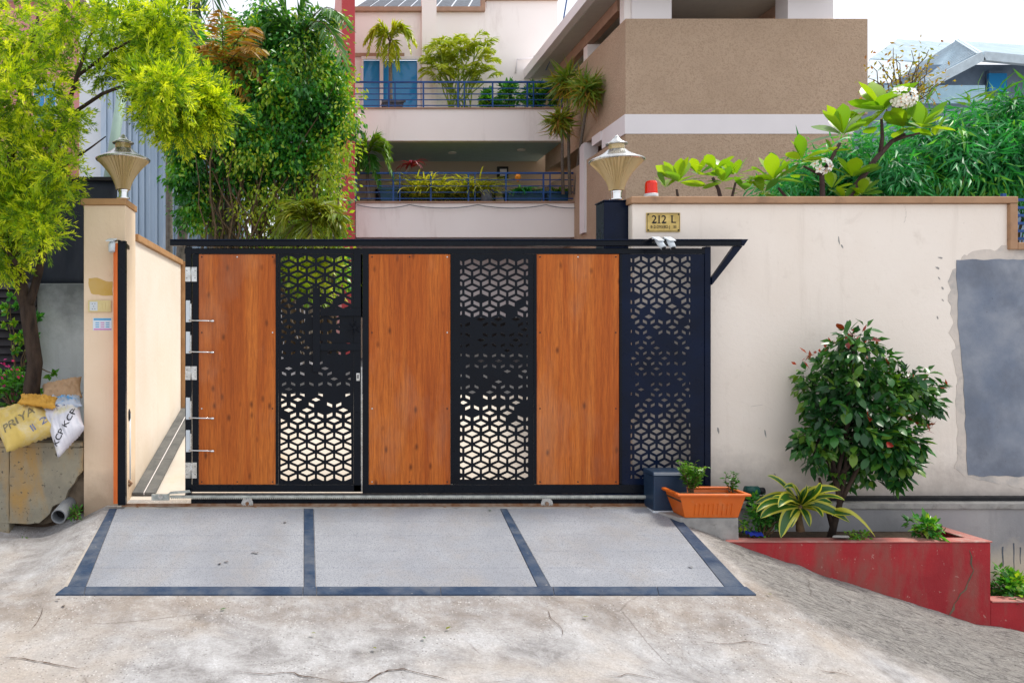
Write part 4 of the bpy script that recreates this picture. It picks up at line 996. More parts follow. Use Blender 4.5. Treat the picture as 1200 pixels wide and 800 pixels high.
for k in range(9):      # ribs pressed into the front
    px = 815.5 + k * 5.4; x = X(px, dt); za, zb_ = zt0 + .018, zt0 + .105
    f = lambda z: yf0 + (yf1 - yf0) * (z - zt0) / (zt1 - .025 - zt0)
    MB().hexa([(x, f(za)-.006, za), (x+.016, f(za)-.006, za), (x+.016, f(za)+.004, za), (x, f(za)+.004, za), (x, f(zb_)-.006, zb_), (x+.016, f(zb_)-.006, zb_), (x+.016, f(zb_)+.004, zb_), (x, f(zb_)+.004, zb_)]).build('rib', mt['orange'], tb, bevel=.004)
def herb(px, py, d, hgt, rad, nst, label, per=26, lf=.034, mat='herb', name='potted_herb', cat='plant', group=None):
    b = W(px, py, d); t = thing(name, label, cat, b, group); st = MB(); P, D = [], []
    for k in range(nst):
        a = rng.uniform(0, 6.28); tip = b + Vector((math.cos(a) * rad * rng.uniform(.2, 1), math.sin(a) * rad * .7, hgt * rng.uniform(.6, 1)))
        pts = curve(b + Vector((rng.uniform(-.02, .02), 0, 0)), tip, .0, 6, .006); st.tube(pts, [.0035 - .0004*i for i in range(7)], 5)
        for j in range(per):
            u = rng.uniform(.25, 1) * 6; i = min(5, int(u)); q = pts[i].lerp(pts[i+1], u - i); P.append(q); a2 = rng.uniform(0, 6.28)
            D.append((math.cos(a2), math.sin(a2), rng.uniform(-.4, .7)))
    st.build('stems', mt['bark2'], t); leaves('foliage', P, D, rng.uniform(lf*.6, lf*1.4, len(P)), lf*.55, L[mat], t, flat=.75)
    return t
herb(810, 577, 5.80, .23, .13, 24, 'leafy herb growing at the left end of the orange trough')
herb(857, 577, 5.80, .15, .05, 5, 'small herb seedling at the right end of the orange trough', 16)

# plants in the red planter
LM = {k: leaf_mesh('bush_leaf', L[k], wide=.46, n=4, curl=.16) for k in ('bush', 'bushr')}
bd = 5.92; bb = W(975, 628, bd)
bush = thing('bushy_tree', 'round dark glossy small tree with reddish tips in the red planter', 'tree', bb)
st = MB()
trunkpts = [bb + Vector((-.02, 0, -.05)), W(978, 612, bd), W(984, 590, bd), W(980, 560, bd), W(990, 520, bd), W(1000, 470, bd)]
st.tube(trunkpts, [.028, .023, .019, .016, .012, .008], 10)
clumps = [(1000, 478, 52, 62), (962, 455, 30, 40), (1000, 408, 30, 28), (1055, 455, 40, 34), (1080, 470, 26, 26), (1045, 515, 38, 36), (960, 515, 28, 42), (998, 545, 44, 32), (1055, 545, 26, 24), (1018, 440, 44, 34)]
CL = []
for i, (px, py, rx, rz) in enumerate(clumps):
    c = W(px, py, bd + .12 * math.sin(i * 2.1)); r = (rx * bd / F, min(rx, rz) * bd / F * .8, rz * bd / F)
    CL.append((c, r, rx * rz / 2600)); 
    if i: st.tube(curve(trunkpts[2 + i % 3], c, .02, 6, .02), [.018, .016, .013, .011, .009, .007, .005], 6)
for k in range(90):
    c, r, _ = CL[k % len(CL)]; q = Vector(c) + Vector(unit(rng.normal(size=(1, 3)))[0] * np.array(r) * .8)
    st.tube(curve(Vector(c), q, .01, 3, .015), [.006, .005, .004, .002], 4)
st.tube([W(976, 618, bd), W(968, 590, bd+.05), W(960, 560, bd)], [.02, .015, .009], 8)
st.build('trunk', mt['bark'], bush, smooth=True)
P, D = crown_pts([(c, (r[0] * .96, r[1] * .96, r[2] * .96), w_) for c, r, w_ in CL], 11, 76, .05, .58)
D[:, 2] -= .55
key = P[:, 1] * 1.0 + rng.normal(size=len(P)) * .05
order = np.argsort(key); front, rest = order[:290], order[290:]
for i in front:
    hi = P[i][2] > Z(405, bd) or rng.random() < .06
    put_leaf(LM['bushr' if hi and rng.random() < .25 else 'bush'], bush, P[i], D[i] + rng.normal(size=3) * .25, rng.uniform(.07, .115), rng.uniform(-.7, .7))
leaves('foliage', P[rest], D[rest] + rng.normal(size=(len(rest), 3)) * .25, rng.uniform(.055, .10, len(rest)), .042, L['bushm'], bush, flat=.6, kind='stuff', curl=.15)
tips = np.array([list(W(px, py, bd)) for px, py in ((998,376),(1010,380),(990,384),(1018,388),(975,392),(945,405),(937,412),(1035,415),(1050,432),(1098,448),(1104,455),(1078,440),(1092,495),(1098,500),(1085,530),(1064,440),(955,398),(1026,398))])
tips = tips + (np.array(W(1005, 480, bd)) - tips) * .10
Pt = np.repeat(tips, 4, 0) + rng.normal(size=(len(tips) * 4, 3)) * .03 - [0, 0, .02]
leaves('young_leaves', Pt, rng.normal(size=(len(Pt), 3)) + [0, 0, .6], rng.uniform(.045, .075, len(Pt)), .022, leafmat('young_red_leaf', [(.26, .02, .02), (.38, .05, .02), (.14, .08, .02)], trans=.3, rough=.3), bush, kind='stuff')
# variegated dracaena: every blade a part
dd = 5.80; db = W(938, 622, dd)
dr_ = thing('variegated_dracaena', 'yellow-edged broad-leaved plant leaning out of the red planter', 'plant', db)
MB().tube([db, W(936, 606, dd), W(938, 592, dd)], [.03, .022, .014], 8).build('stem', mt['bark2'], dr_, smooth=True)
def blade(name, pts, wd, mats, parent, n=9, fold=.25):
    pts = [Vector(p) for p in pts]; mb = MB(); xs = (-1, -.6, 0, .6, 1)
    def bez(t):
        a, b, c = pts; return a.lerp(b, t).lerp(b.lerp(c, t), t)
    for i in range(n + 1):
        t = i / n; p = bez(t); tan = (bez(min(1, t+.05)) - bez(max(0, t-.05))).normalized()
        s = tan.cross(Vector((.15, -.8, .6))); s = s.normalized() if s.length > .1 else Vector((1, 0, 0)); u = s.cross(tan)
        ww = wd / 2 * (math.sin(math.pi * min(1, .12 + .88 * t)) ** .6 if t < .995 else .03)
        for x in xs: mb.v.append(tuple(p + s * x * ww + u * abs(x) * ww * fold))
    for i in range(n):
        for j in range(4): mb.f.append((i*5+j, i*5+j+1, (i+1)*5+j+1, (i+1)*5+j)); mb.m.append(1 if j in (0, 3) else 0)
    me = bpy.data.meshes.new(name); me.from_pydata(mb.v, [], mb.f)
    for m_ in mats: me.materials.append(m_)
    me.polygons.foreach_set('material_index', mb.m); me.shade_smooth()
    return link(name, me, parent)
VG = (L['dgreen'], L['dyellow'])
for a, b, c, wd in (((934,590),(920,572),(884,590),9),((934,590),(918,560),(899,557),7),((934,590),(922,572),(912,594),11),((936,592),(905,590),(891,607),10),((936,594),(918,600),(915,630),12),((938,590),(930,570),(927,566),7),
                    ((938,588),(946,572),(945,568),7),((940,590),(955,568),(985,574),11),((940,592),(960,572),(962,566),8),((940,592),(965,588),(996,612),12),((940,594),(958,590),(964,606),8),((938,594),(945,600),(949,617),9),
                    ((936,590),(940,575),(952,570),7),((937,594),(928,604),(927,618),7),((938,590),(960,580),(976,590),8),((940,590),(932,560),(918,572),6),((938,592),(900,578),(886,600),7),((939,590),(970,575),(990,586),7),((938,590),(925,582),(905,582),7),((941,593),(975,600),(1000,603),7)):
    j = rng.uniform(-.06, .06)
    blade('leaf', [W(*a, dd + .02), W(b[0], b[1], dd - .08 + j), W(c[0], c[1], dd - .10 + j * 2.4)], wd * dd / F * 1.25, VG, dr_)
blade('leaf', [W(975, 598, 5.75), W(996, 588, 5.6), W(1026, 629, 5.62)], .035, (L['dyellow'], L['dyellow']), dr_)
def shrub(name, label, cat, cx, cy, rx, rz, d, n, mat, lf=.05, lw=.022, base=None, group=None, flat=.6, curl=.1, rad=None, stem='bark2', ns=10, hollow=.5):
    b = W(cx, base or cy + rz, d); t = thing(name, label, cat, b, group); st = MB()
    c = W(cx, cy, d); r = np.array([rx, (rad or rx) * .8, rz]) * d / F
    for k in range(ns):
        q = Vector(c) + Vector(unit(rng.normal(size=(1, 3)))[0] * r * .75); st.tube(curve(b, q, .0, 5, .01 * d / 6), [.008, .007, .006, .005, .004, .003], 5)
    st.build('stems', mt[stem], t)
    P, D = crown_pts([(c, r, 1)], n / 26, 26, min(r) * .35, hollow)
    leaves('foliage', P, D + rng.normal(size=D.shape) * .3, rng.uniform(lf * .6, lf * 1.3, len(P)), lw, L[mat], t, flat=flat, curl=curl)
    return t
shrub('small_plant', 'low fine-leaved green plant between the trough and the variegated plant', 'plant', 893, 608, 24, 24, 5.85, 900, 'ficus', .035, .02, base=632)
shrub('small_plant', 'small leafy green plant near the right end of the red planter top', 'plant', 1087, 617, 24, 11, 5.8, 200, 'ficus', .065, .034, base=632, flat=.8)
shrub('small_plant', 'dense green plant in the lower step of the red planter', 'plant', 1190, 690, 36, 22, 5.85, 750, 'ficus', .06, .03, base=712, flat=.8)
shrub('small_plant', 'tiny yellowish weed at the foot of the glossy small tree', 'plant', 1005, 627, 14, 5, 5.75, 110, 'herb', .03, .016, base=632, ns=4)
m = MB(); c = W(882, 625, 5.8)
for i in range(5):
    for j in range(5): m.v.append((c.x + (i-2)*.024, c.y + (j-2)*.03, c.z + .02 * noise.noise(Vector((i*.9, j*.9, 1))) + .012 * (j % 2) + .01 * (i % 2)))
for i in range(4):
    for j in range(4): m.f.append((i*5+j, i*5+j+1, i*5+j+6, i*5+j+5)); m.m.append(0)
o = m.build('blue_rag', mt['bluecloth'], origin=c); o.modifiers.new('th', 'SOLIDIFY').thickness = .006
tag(o, 'scrap of bright blue cloth on the soil beside the concrete block', 'rag')
t = thing('pipe_fitting', 'green and black pipe fitting behind the right end of the orange trough', 'pipe', W(885, 574, 6.05))
MB().tube([W(874, 575, 6.05), W(888, 575, 6.05)], .038, 16).build('green_cap', mt['greenhose'], t, smooth=True)
MB().tube([W(888.2, 575, 6.05), W(895, 575, 6.05)], .028, 16).build('black_ring', mt['ink'], t, smooth=True)
MB().tube([W(875, 592, 6.05), W(925, 592, 6.05)], .012, 10).build('thin_pipe', mt['ink'], t, smooth=True)
t = thing('flat_stone', 'flat grey stone lying at the foot of the glossy small tree', 'stone', W(985, 628, 5.72))
MB().hexa([W(975, 630, 5.68), W(996, 630, 5.68), W(995, 629, 5.8), W(977, 629, 5.8), W(976, 627, 5.68), W(995, 627.5, 5.68), W(993, 626.5, 5.8), W(978, 626.5, 5.8)]).build('stone', mt['concrete'], t, bevel=.006)

# plumerias behind the wall: every leaf a part
PLM = leaf_mesh('plumeria_leaf', L['plum'], wide=.39, n=6, curl=.14, obov=.35)
def plumeria(label, base, branches, ros, d0):
    b = W(*base, d0); t = thing('plumeria_tree', label, 'tree', b, 'plumerias behind the wall'); st = MB()
    for pts, r in branches: st.tube([W(x, y, d0 + dz) for x, y, dz in pts], np.linspace(r * .72, r * .42, len(pts)), 8)
    st.build('branches', mt['plumbark'], t, smooth=True)
    for (px, py, rr, dz, n) in ros:
        c = W(px, py, d0 + dz); r = rr * d0 / F
        n += 1
        for k in range(n):
            a = 2 * math.pi * (k + random.random() * .5) / n * 1.0 + px; el = random.uniform(-.15, 1.25)
            d = Vector((math.cos(a) * math.cos(el), math.sin(a) * math.cos(el) * .8, math.sin(el) * 1.0))
            put_leaf(PLM, t, c + d * .02, d, r * random.uniform(.9, 1.25), random.uniform(-.5, .5), 1.05 + random.random() * .3)
    return t
plumeria('leafy plumeria just right of the red beacon behind the wall coping', (850, 260), [([(852,262,0),(846,240,0),(842,222,0),(835,208,0)], .03), ([(858,262,0),(858,230,0),(862,214,0)], .022), ([(800,262,.1),(796,240,.1),(793,222,.1)], .025)],
         [(795,214,27,0,11),(818,205,22,.2,9),(838,200,20,0,8),(848,214,20,-.1,8),(863,205,22,.1,9),(872,224,18,0,6),(780,220,18,.1,5)], 7.0)
plumeria('short plumeria with one low rosette behind the middle of the coping', (925, 260), [([(930,262,0),(922,232,0),(912,220,0)], .024)], [(906,212,27,0,12),(925,205,17,.15,5),(895,226,16,0,5)], 7.0)
plumeria('tallest plumeria with forked bare branches and white flower heads behind the wall', (975, 262),
         [([(964,262,0),(964,232,0),(963,203,0),(975,185,0),(984,168,0)], .034), ([(963,205,0),(952,200,0),(942,195,0)], .022), ([(984,248,.1),(1000,222,.1),(1025,188,.1),(1045,166,.1),(1060,158,.1)], .042),
          ([(1032,178,.1),(1034,160,.1),(1033,140,.1)], .026), ([(1045,166,.1),(1062,160,.05),(1078,156,0)], .02), ([(1000,240,.1),(998,222,.1)], .016)],
         [(940,188,24,0,9),(988,158,30,0,12),(976,178,16,0,5),(1033,130,34,.1,14),(1014,150,24,.2,7),(1060,150,28,.1,9),(1080,150,32,0,11),(1096,160,18,.1,5),(998,208,24,.1,10),(1010,228,22,.1,9),(975,222,20,.2,7),(990,236,18,.1,6)], 7.0)
pt_ = leaf_mesh('petal', mt['plume'], wide=.62, n=3, curl=.1)
for px, py, rr, nf, lab in ((1060, 113, 14, 22, 'big white frangipani flower head at the top of the tallest plumeria'), (964, 194, 9, 10, 'small white frangipani cluster low on the tallest plumeria')):
    c = W(px, py, 6.95); t = thing('flower_head', lab, 'flowers', c, 'white frangipani flowers'); s = 6.95 / F
    for k in range(nf):
        v = Vector(unit(rng.normal(size=(1, 3)))[0]); v.y = -abs(v.y); p = c + Vector((v.x * rr * 1.05, v.y * rr * .6, v.z * rr * .75)) * s
        mb = MB(); f = v + Vector((0, -.5, .3)); f.normalize(); a1 = f.cross(Vector((0, 0, 1))).normalized(); a2 = f.cross(a1)
        for q in range(5):
            an = q * 2 * math.pi / 5 + k; dd_ = a1 * math.cos(an) + a2 * math.sin(an); sd_ = f.cross(dd_); ln = .044
            mb.add([p, p + dd_*ln*.55 + sd_*ln*.34 + f*.008, p + dd_*ln + f*.004, p + dd_*ln*.55 - sd_*ln*.34 + f*.008], [(0,1,2,3)])
        mb.k = 1; mb.add([p + a1*.008 + f*.004, p + a2*.008 + f*.004, p - a1*.008 + f*.004, p - a2*.008 + f*.004], [(0,1,2,3)])
        me = bpy.data.meshes.new('flower'); me.from_pydata(mb.v, [], mb.f); me.materials.append(mt['plume']); me.materials.append(mt['amber']); me.polygons.foreach_set('material_index', mb.m)
        link('flower', me, t)
# raised bed that carries them
mb = MB(); bed = tag(mb.box(2.62, 9.4, .40, 3.2, -.2, 1.35).build('planting_bed', mt['soil']), kind='structure')
tag(MB().box(2.50, 2.61, .38, 3.2, -.2, 1.45).build('bed_wall', mt['inner']), 'low cream side wall behind the right end of the gate', 'wall')
# tall hedge of drooping long leaves
hd = 8.4
hb = thing('tall_hedge', 'dense bright green hedge of long drooping leaves beyond the right end of the wall', 'hedge', W(1060, 262, hd))
CL = [(W(px, py, hd + dz), np.array([rx, rx * .9, rz]) * hd / F, rx * rz / 1500) for px, py, rx, rz, dz in
      ((925,222,34,24,.2),(965,205,42,36,.3),(1015,200,44,42,0),(1060,182,46,40,.2),(1110,174,50,46,0),(1155,156,46,46,.1),(1200,146,44,44,0),(1245,150,50,46,.2),(1040,215,60,40,-.1),(1105,212,60,42,-.1),(1165,205,60,50,-.1),(1225,205,50,60,0),(1185,180,50,40,-.2),(1290,170,60,66,.2))]
P, D = crown_pts(CL, 18, 52, .17, .55); D = D * .5 + np.array([-.25, -.15, -.55]) + rng.normal(size=D.shape) * .35
leaves('foliage', P, D, rng.uniform(.12, .22, len(P)), .024, L['bamboo'], hb, flat=.5, kind='stuff', curl=.18)
st = MB()
for k in range(46):
    a = Vector((X(rng.uniform(930, 1300), hd), hd - CD + rng.uniform(-.2, .5), 1.3)); b = a + Vector((rng.uniform(-.5, .5), rng.uniform(-.3, .3), rng.uniform(.5, 1.6)))
    st.tube(curve(a, b, .05, 4, .04), [.014, .012, .010, .008, .005], 5)
st.build('stems', mt['bark2'], hb)
ps = []
for k in range(60):
    px = rng.uniform(1050, 1290); py = 136 - (px - 1050) * .20 + rng.uniform(-10, 12); ps.append(W(px, py, hd))
leaves('light_shoots', [p for p in ps], rng.normal(size=(60, 3)) * .8 + [-.2, -.2, .5], rng.uniform(.16, .28, 60), .028, L['herb'], hb, curl=.2, kind='stuff')

# ================================================================== LEFT: BLOCK, PIPE, SACKS
yb_ = -.01; db_ = yb_ + CD
sb = thing('stone_block_wall', 'weathered low masonry block with broken lower corner, left of the pillar', 'wall', (X(40), .1, -.15))
poly = [(X(-140, db_), Z(640, db_)), (X(0, db_), Z(613, db_)), (X(46, db_), Z(613, db_)), (X(58, db_), Z(601, db_)), (X(61, db_), Z(593, db_)), (X(74, db_), Z(588, db_)), (X(80, db_), Z(574, db_)), (X(87, db_), Z(566, db_)), (X(90, db_), Z(558, db_)), (X(97.3, db_), Z(551, db_)), (X(97.3, db_), Z(524, db_)), (X(-140, db_), Z(524, db_))]
ragged(poly[1:2] + poly[2:10] + [poly[10], (X(12, db_), Z(524, db_)), (X(12, db_), Z(613, db_))][0:2] + [(X(11, db_), Z(612, db_))], yb_, .5, 'block_face', mt['stone'], sb, .005, .03, 4)
MB().box(X(-140, db_), X(10.4, db_), yb_+.003, yb_+.5, -.4, Z(524, db_)).build('block_face', mt['stone'], sb, bevel=.008)
MB().box(X(11, db_), X(96.5, db_), yb_+.14, yb_+.45, -.4, Z(552, db_)).build('rubble_core', mt['mud'], sb)
MB().box(X(-140, db_), X(96.5, db_), yb_-.008, yb_+.12, Z(524, db_)+.001, Z(518, db_)).build('coping', mt['stone'], sb, bevel=.008)
tag(MB().box(-6, X(96.5, db_), yb_+.121, 1.4, -.3, Z(520, db_)).build('soil_bank', mt['soil']), kind='structure')
o = ragged([(X(96), Z(548)), (X(99), Z(592)), (X(90), Z(600)), (X(70), Z(612)), (X(40), Z(616)), (X(50), Z(596)), (X(72), Z(574)), (X(88), Z(556))], .05, .2, 'rubble_fill', mt['mud'], sb, .02, .04, 9)
tp = thing('drain_pipe', 'grey drain pipe end sticking out under the broken stone block', 'pipe', W(68, 608, 5.97))
pc = [W(68.5, 605, 5.90) + Vector((0, .30, .05)), W(68.5, 605, 5.90)]
def openpipe(a, b, r, th, n=22):
    m = MB(); t = (b-a).normalized(); u = t.cross(Vector((0, 0, 1))).normalized(); v = t.cross(u)
    for p, rr in ((a, r), (b, r), (b, r-th), (a, r-th)):
        for k in range(n):
            an = 2*math.pi*k/n; m.v.append(tuple(p + (u*math.cos(an) + v*math.sin(an))*rr))
    for i in range(3):
        for k in range(n): m.f.append((i*n+k, i*n+(k+1) % n, (i+1)*n+(k+1) % n, (i+1)*n+k)); m.m.append(0)
    return m
openpipe(pc[0], pc[1], .055, .008).build('pipe_tube', mt['pvc'], tp, smooth=False)
MB().tube([pc[0] + Vector((0, -.21, -.035)), pc[0] + Vector((0, -.17, -.03))], .046, 16).build('dark_inside', mt['dark'], tp)
shrub('weed', 'small green weed beside the drain pipe', 'weed', 90, 601, 10, 8, 5.98, 90, 'herb', .035, .015, base=608, ns=5)
shrub('weed', 'tiny green sprout in the mud below the drain pipe', 'weed', 29, 634, 5, 3, 5.9, 14, 'herb', .03, .018, base=637, ns=2)
def sack(name, label, corners, th, mat, txt=(), yaw=0, seed=0, n=30, cat='sack', extra=None):
    """filled sack: a pillow over four corners (in order), with woven creases"""
    A, B, Cc, Dd = [Vector(c) for c in corners]; cen = (A+B+Cc+Dd)/4; t = thing(name, label, cat, cen - Vector((0, 0, th)), 'filled sacks on the block')
    nrm = (Cc - A).cross(Dd - B).normalized()
    if nrm.y > 0: nrm = -nrm
    m = MB()
    for side in (1, -1):
        for i in range(n + 1):
            for j in range(n + 1):
                u, v = i / n * 2 - 1, j / n * 2 - 1
                uu, vv = u * (1 - .10 * (1 - v*v) * (1 if abs(u) > .5 else abs(u)*2)), v * (1 - .10 * (1 - u*u) * (1 if abs(v) > .5 else abs(v)*2))
                p = A*(1-uu)*(1-vv)/4 + B*(1+uu)*(1-vv)/4 + Cc*(1+uu)*(1+vv)/4 + Dd*(1-uu)*(1+vv)/4
                bu = max(0, (1-u**4)*(1-v**4)) ** .55
                wr = (noise.noise(p * 14 + Vector((seed, 0, 0))) * .013 + noise.noise(Vector((u * 12 + seed, v * 2.0, side))) * .014) * (.4 + bu)
                m.v.append(tuple(p + nrm * side * (bu * th + wr * (1 if 0 < i < n and 0 < j < n else 0))))
    for s_ in (0, 1):
        for i in range(n):
            for j in range(n):
                b = s_*(n+1)**2; q = (b+i*(n+1)+j, b+i*(n+1)+j+1, b+(i+1)*(n+1)+j+1, b+(i+1)*(n+1)+j); m.f.append(q); m.m.append(0)
    me = m.mesh('sack_body', mat, True); bm = bmesh.new(); bm.from_mesh(me); bmesh.ops.remove_doubles(bm, verts=bm.verts, dist=.0005)
    bmesh.ops.recalc_face_normals(bm, faces=bm.faces); bv = BVHTree.FromBMesh(bm); bm.to_mesh(me); bm.free()
    link('sack_body', me, t)
    for s_, size, px, py, ang, mm in txt:
        v, f = text_geo(s_, size); c = W(px, py, 5.9); ca, sa = math.cos(ang), math.sin(ang)
        bm = bmesh.new(); vs = [bm.verts.new((c.x + a*ca - b*sa, -1, c.z + a*sa + b*ca)) for a, b, _ in v]
        for q in f:
            try: bm.faces.new([vs[i] for i in q])
            except ValueError: pass
        bmesh.ops.triangulate(bm, faces=bm.faces)
        for _ in range(2):
            bmesh.ops.subdivide_edges(bm, edges=[e for e in bm.edges if e.calc_length() > .012], cuts=1)
            bmesh.ops.triangulate(bm, faces=bm.faces)
        dead = []
        for w_ in bm.verts:
            h = bv.ray_cast(Vector(w_.co), Vector((0, 1, 0)))
            if h[0] is None: dead.append(w_)
            else: w_.co = h[0] + Vector((0, -.003, 0))
        bmesh.ops.delete(bm, geom=dead, context='VERTS')
        me2 = bpy.data.meshes.new('lettering'); bm.to_mesh(me2); bm.free(); me2.materials.append(mm); link('lettering', me2, t)
    return t
faded = M('faded_print', (.16, .14, .09), (.26, .22, .12), scale=30, rough=.8); fadeb = M('blue_print', (.10, .13, .26), (.2, .22, .34), scale=30, rough=.8)
sk = sack('cement_sack', 'yellow woven sack lettered PRIYA, leftmost of the filled sacks', [W(8, 530, 5.80), W(70, 505, 5.95), W(60, 468, 6.25), W(-22, 482, 6.15)], .085, mt['yel_fab'],
     [('PRIYA C', .088, 24, 488, R(38), faded), ('ll  2', .075, 44, 497, R(38), fadeb)], seed=2)
sk2 = sack('cement_sack', 'white woven sack lettered KCP, hanging over the block edge', [W(68, 537, 5.80), W(99, 500, 5.95), W(94, 470, 6.2), W(45, 478, 6.15)], .085, mt['white_fab'],
     [('KCP KCP', .066, 75, 501, R(70), mt['ink']), ('<<', .07, 62, 476, R(10), fadeb)], seed=7)
sack('folded_sack', 'pale blue sack lying flat on top of the lettered sacks', [W(52, 476, 6.05), W(97, 476, 6.05), W(97, 460, 6.4), W(55, 464, 6.4)], .035, mt['blu_fab'], seed=5)
sack('paper_sack', 'tan paper sack at the back of the sack pile beside the pillar', [W(48, 470, 6.25), W(97, 466, 6.25), W(96, 441, 6.45), W(49, 452, 6.45)], .05, mt['tan_fab'], seed=9)
m = MB()
sack('sack_mouth', 'crumpled orange-yellow sack mouth folded over between the lettered sacks', [W(20, 472, 6.0), W(66, 478, 5.98), W(68, 466, 6.15), W(24, 462, 6.15)], .03, mt['ora_fab'], seed=13)

# left background: grey wall, shade cloth, shutters
t = thing('grey_wall', 'pale grey wall with black rain streaks behind the sack pile', 'wall', W(70, 460, 7.6))
MB().box(X(43, 7.5), X(139, 7.5), 1.40, 1.55, .2, Z(332, 7.5)).build('wall_face', mt['greywall'], t, bevel=.006)
for k in range(0):
    px = [58,60,63,66,70,73,76,84,86,88,90,93,95,97,81,79][k]; hh = [40,52,62,30,22,16,12,24,34,20,42,30,24,36,10,8][k]
    ragged([pw2 for pw2 in ((X(px-1, 7.5), Z(333, 7.5)), (X(px+1.2, 7.5), Z(333, 7.5)), (X(px+.7, 7.5), Z(333+hh, 7.5)), (X(px-.2, 7.5), Z(333+hh, 7.5)))], 1.3965, .02, 'rain_streak', mt['tarp'], t, .008, .03, k)
t = thing('shade_cloth_screen', 'black shade cloth screen above the grey wall on the left', 'screen', W(60, 335, 7.6))
m = MB()
for i in range(34):
    for j in range(14):
        x = X(-60, 7.55) + (X(137, 7.55) - X(-60, 7.55)) * i / 33; z = Z(334, 7.55) + (Z(212, 7.55) - Z(334, 7.55)) * j / 13
        m.v.append((x, 1.46 + .02 * noise.noise(Vector((x * 3, z * .8, 2))) - .0 * j, z))
for i in range(33):
    for j in range(13): m.f.append((i*14+j, i*14+j+1, (i+1)*14+j+1, (i+1)*14+j)); m.m.append(0)
o = m.build('cloth', mt['tarp'], t, smooth=True); o.modifiers.new('th', 'SOLIDIFY').thickness = .01
MB().box(X(-60, 7.55), X(138, 7.55), 1.42, 1.50, Z(212, 7.55), Z(208, 7.55)).build('top_batten', mt['dark'], t)
t = thing('slatted_shutter', 'dark horizontal slat shutter at the far left edge', 'shutter', W(20, 450, 7.3))
MB().box(-4.2, X(41.5, 7.45), 1.40, 1.44, .2, 1.9).build('backing', mt['dark'], t)
for k in range(13):
    z = Z(452, 7.45) + k * .075
    MB().hexa([(-4.2, 1.33, z), (X(42, 7.45), 1.33, z), (X(42, 7.45), 1.36, z), (-4.2, 1.36, z), (-4.2, 1.36, z+.066), (X(42, 7.45), 1.36, z+.066), (X(42, 7.45), 1.39, z+.066), (-4.2, 1.39, z+.066)]).build('slat', mt['shutter'], t)
shrub('climbing_plant', 'thin green creeper on the dark slat shutter', 'creeper', 22, 385, 28, 55, 7.35, 380, 'ficus', .055, .04, base=450, rad=4, flat=.2, ns=6)
t = shrub('bougainvillea', 'bougainvillea with magenta bracts behind the yellow sack', 'plant', 16, 452, 34, 22, 6.7, 420, 'herb', .06, .034, base=478, ns=9)
P = [W(px, py, 6.55) for px, py in ((5,428),(8,433),(22,438),(3,450),(38,452),(35,448),(15,462),(30,466))]
P = [p + Vector(rng.normal(size=3) * .02) for p in P for _ in range(5)]
leaves('bracts', P, rng.normal(size=(len(P), 3)), .035, .028, L['magenta'], t)
t.children[0]['label'] = 'thin arching stems'
t = thing('leafy_sprig', 'short leafy sprig sticking out over the grey wall near the pillar', 'sprig', W(45, 440, 6.6))
MB().tube([W(45, 430, 6.6), W(55, 435, 6.55), W(64, 438, 6.5)], [.006, .005, .003], 6).build('stem', mt['bark2'], t)
leaves('foliage', [W(64, 438, 6.5)] * 7 + [W(58, 440, 6.5)] * 4, rng.normal(size=(11, 3)) + [.4, 0, 0], .06, .035, L['herb'], t)

# ================================================================== LEFT TREE
td = 6.35
tree = thing('golden_tree', 'feathery yellow-green tree with dark forked trunk, leaning in from the left', 'tree', W(38, 470, td))
st = MB()
st.tube([W(38,480,td), W(37,455,td), W(41,425,td), W(36,390,td), W(32,360,td), W(27,345,td), W(20,310,td-.1), W(14,270,td-.2), W(10,215,td-.3), W(16,150,td-.3), W(30,90,td-.2), W(45,20,td-.2)],
        [.072,.066,.062,.060,.060,.055,.044,.040,.034,.028,.022,.014], 12)
st.tube([W(33,362,td), W(38,345,td-.02), W(46,318,td-.05), W(50,290,td-.1), W(52,262,td-.15), W(60,210,td-.3), W(72,150,td-.4), W(90,90,td-.4), W(110,30,td-.4)],
        [.04,.036,.032,.030,.028,.024,.02,.016,.01], 10)
for pts, r in (([(60,205),(85,188),(108,172),(124,160)], .012), ([(75,140),(120,110),(160,95),(200,90),(232,105)], .016), ([(90,90),(130,60),(170,40),(205,30)], .014), ([(160,95),(185,120),(205,135)], .008), ([(12,240),(40,225),(62,225)], .010), ([(20,310),(5,290),(-12,270)], .02), ([(16,150),(-20,110),(-50,80)], .02)):
    st.tube([W(x, y, td - .35) for x, y in pts], np.linspace(r, r * .35, len(pts)), 7)
st.build('trunk', mt['bark'], tree, smooth=True)
CLg = []
for px, py, rx, rz, wgt in ((25,40,55,45,1),(85,20,42,26,.55),(150,15,40,26,.7),(195,20,22,26,.5),(20,110,45,50,.9),(60,85,34,30,.5),(122,80,16,30,.14),(150,60,36,34,.8),(185,50,26,26,.5),(45,160,38,34,.7),(15,180,40,40,.9),
    (84,140,14,16,.2),(190,98,36,24,1.0),(225,115,34,38,1.7),(205,140,30,22,1.1),(245,120,20,28,.9),(184,118,22,20,.6),(165,88,20,18,.5),(26,230,44,32,1.0),(55,215,26,24,.7),(10,265,34,36,1.1),(45,255,28,22,.6),(-15,230,40,60,.8),(5,305,20,14,.4),(-30,120,40,70,.8),(70,195,12,10,.15),(55,280,8,8,.06),(-40,20,40,60,.6),(130,20,14,24,.2)):
    d = td - .45 + .35 * math.sin(px * .7 + py); CLg.append((W(px, py, d), np.array([rx, rx * .8, rz]) * d / F, wgt))
P, D = [], []
sp_c, sp_d = crown_pts(CLg, 7, 43, .085, .6); RN = []
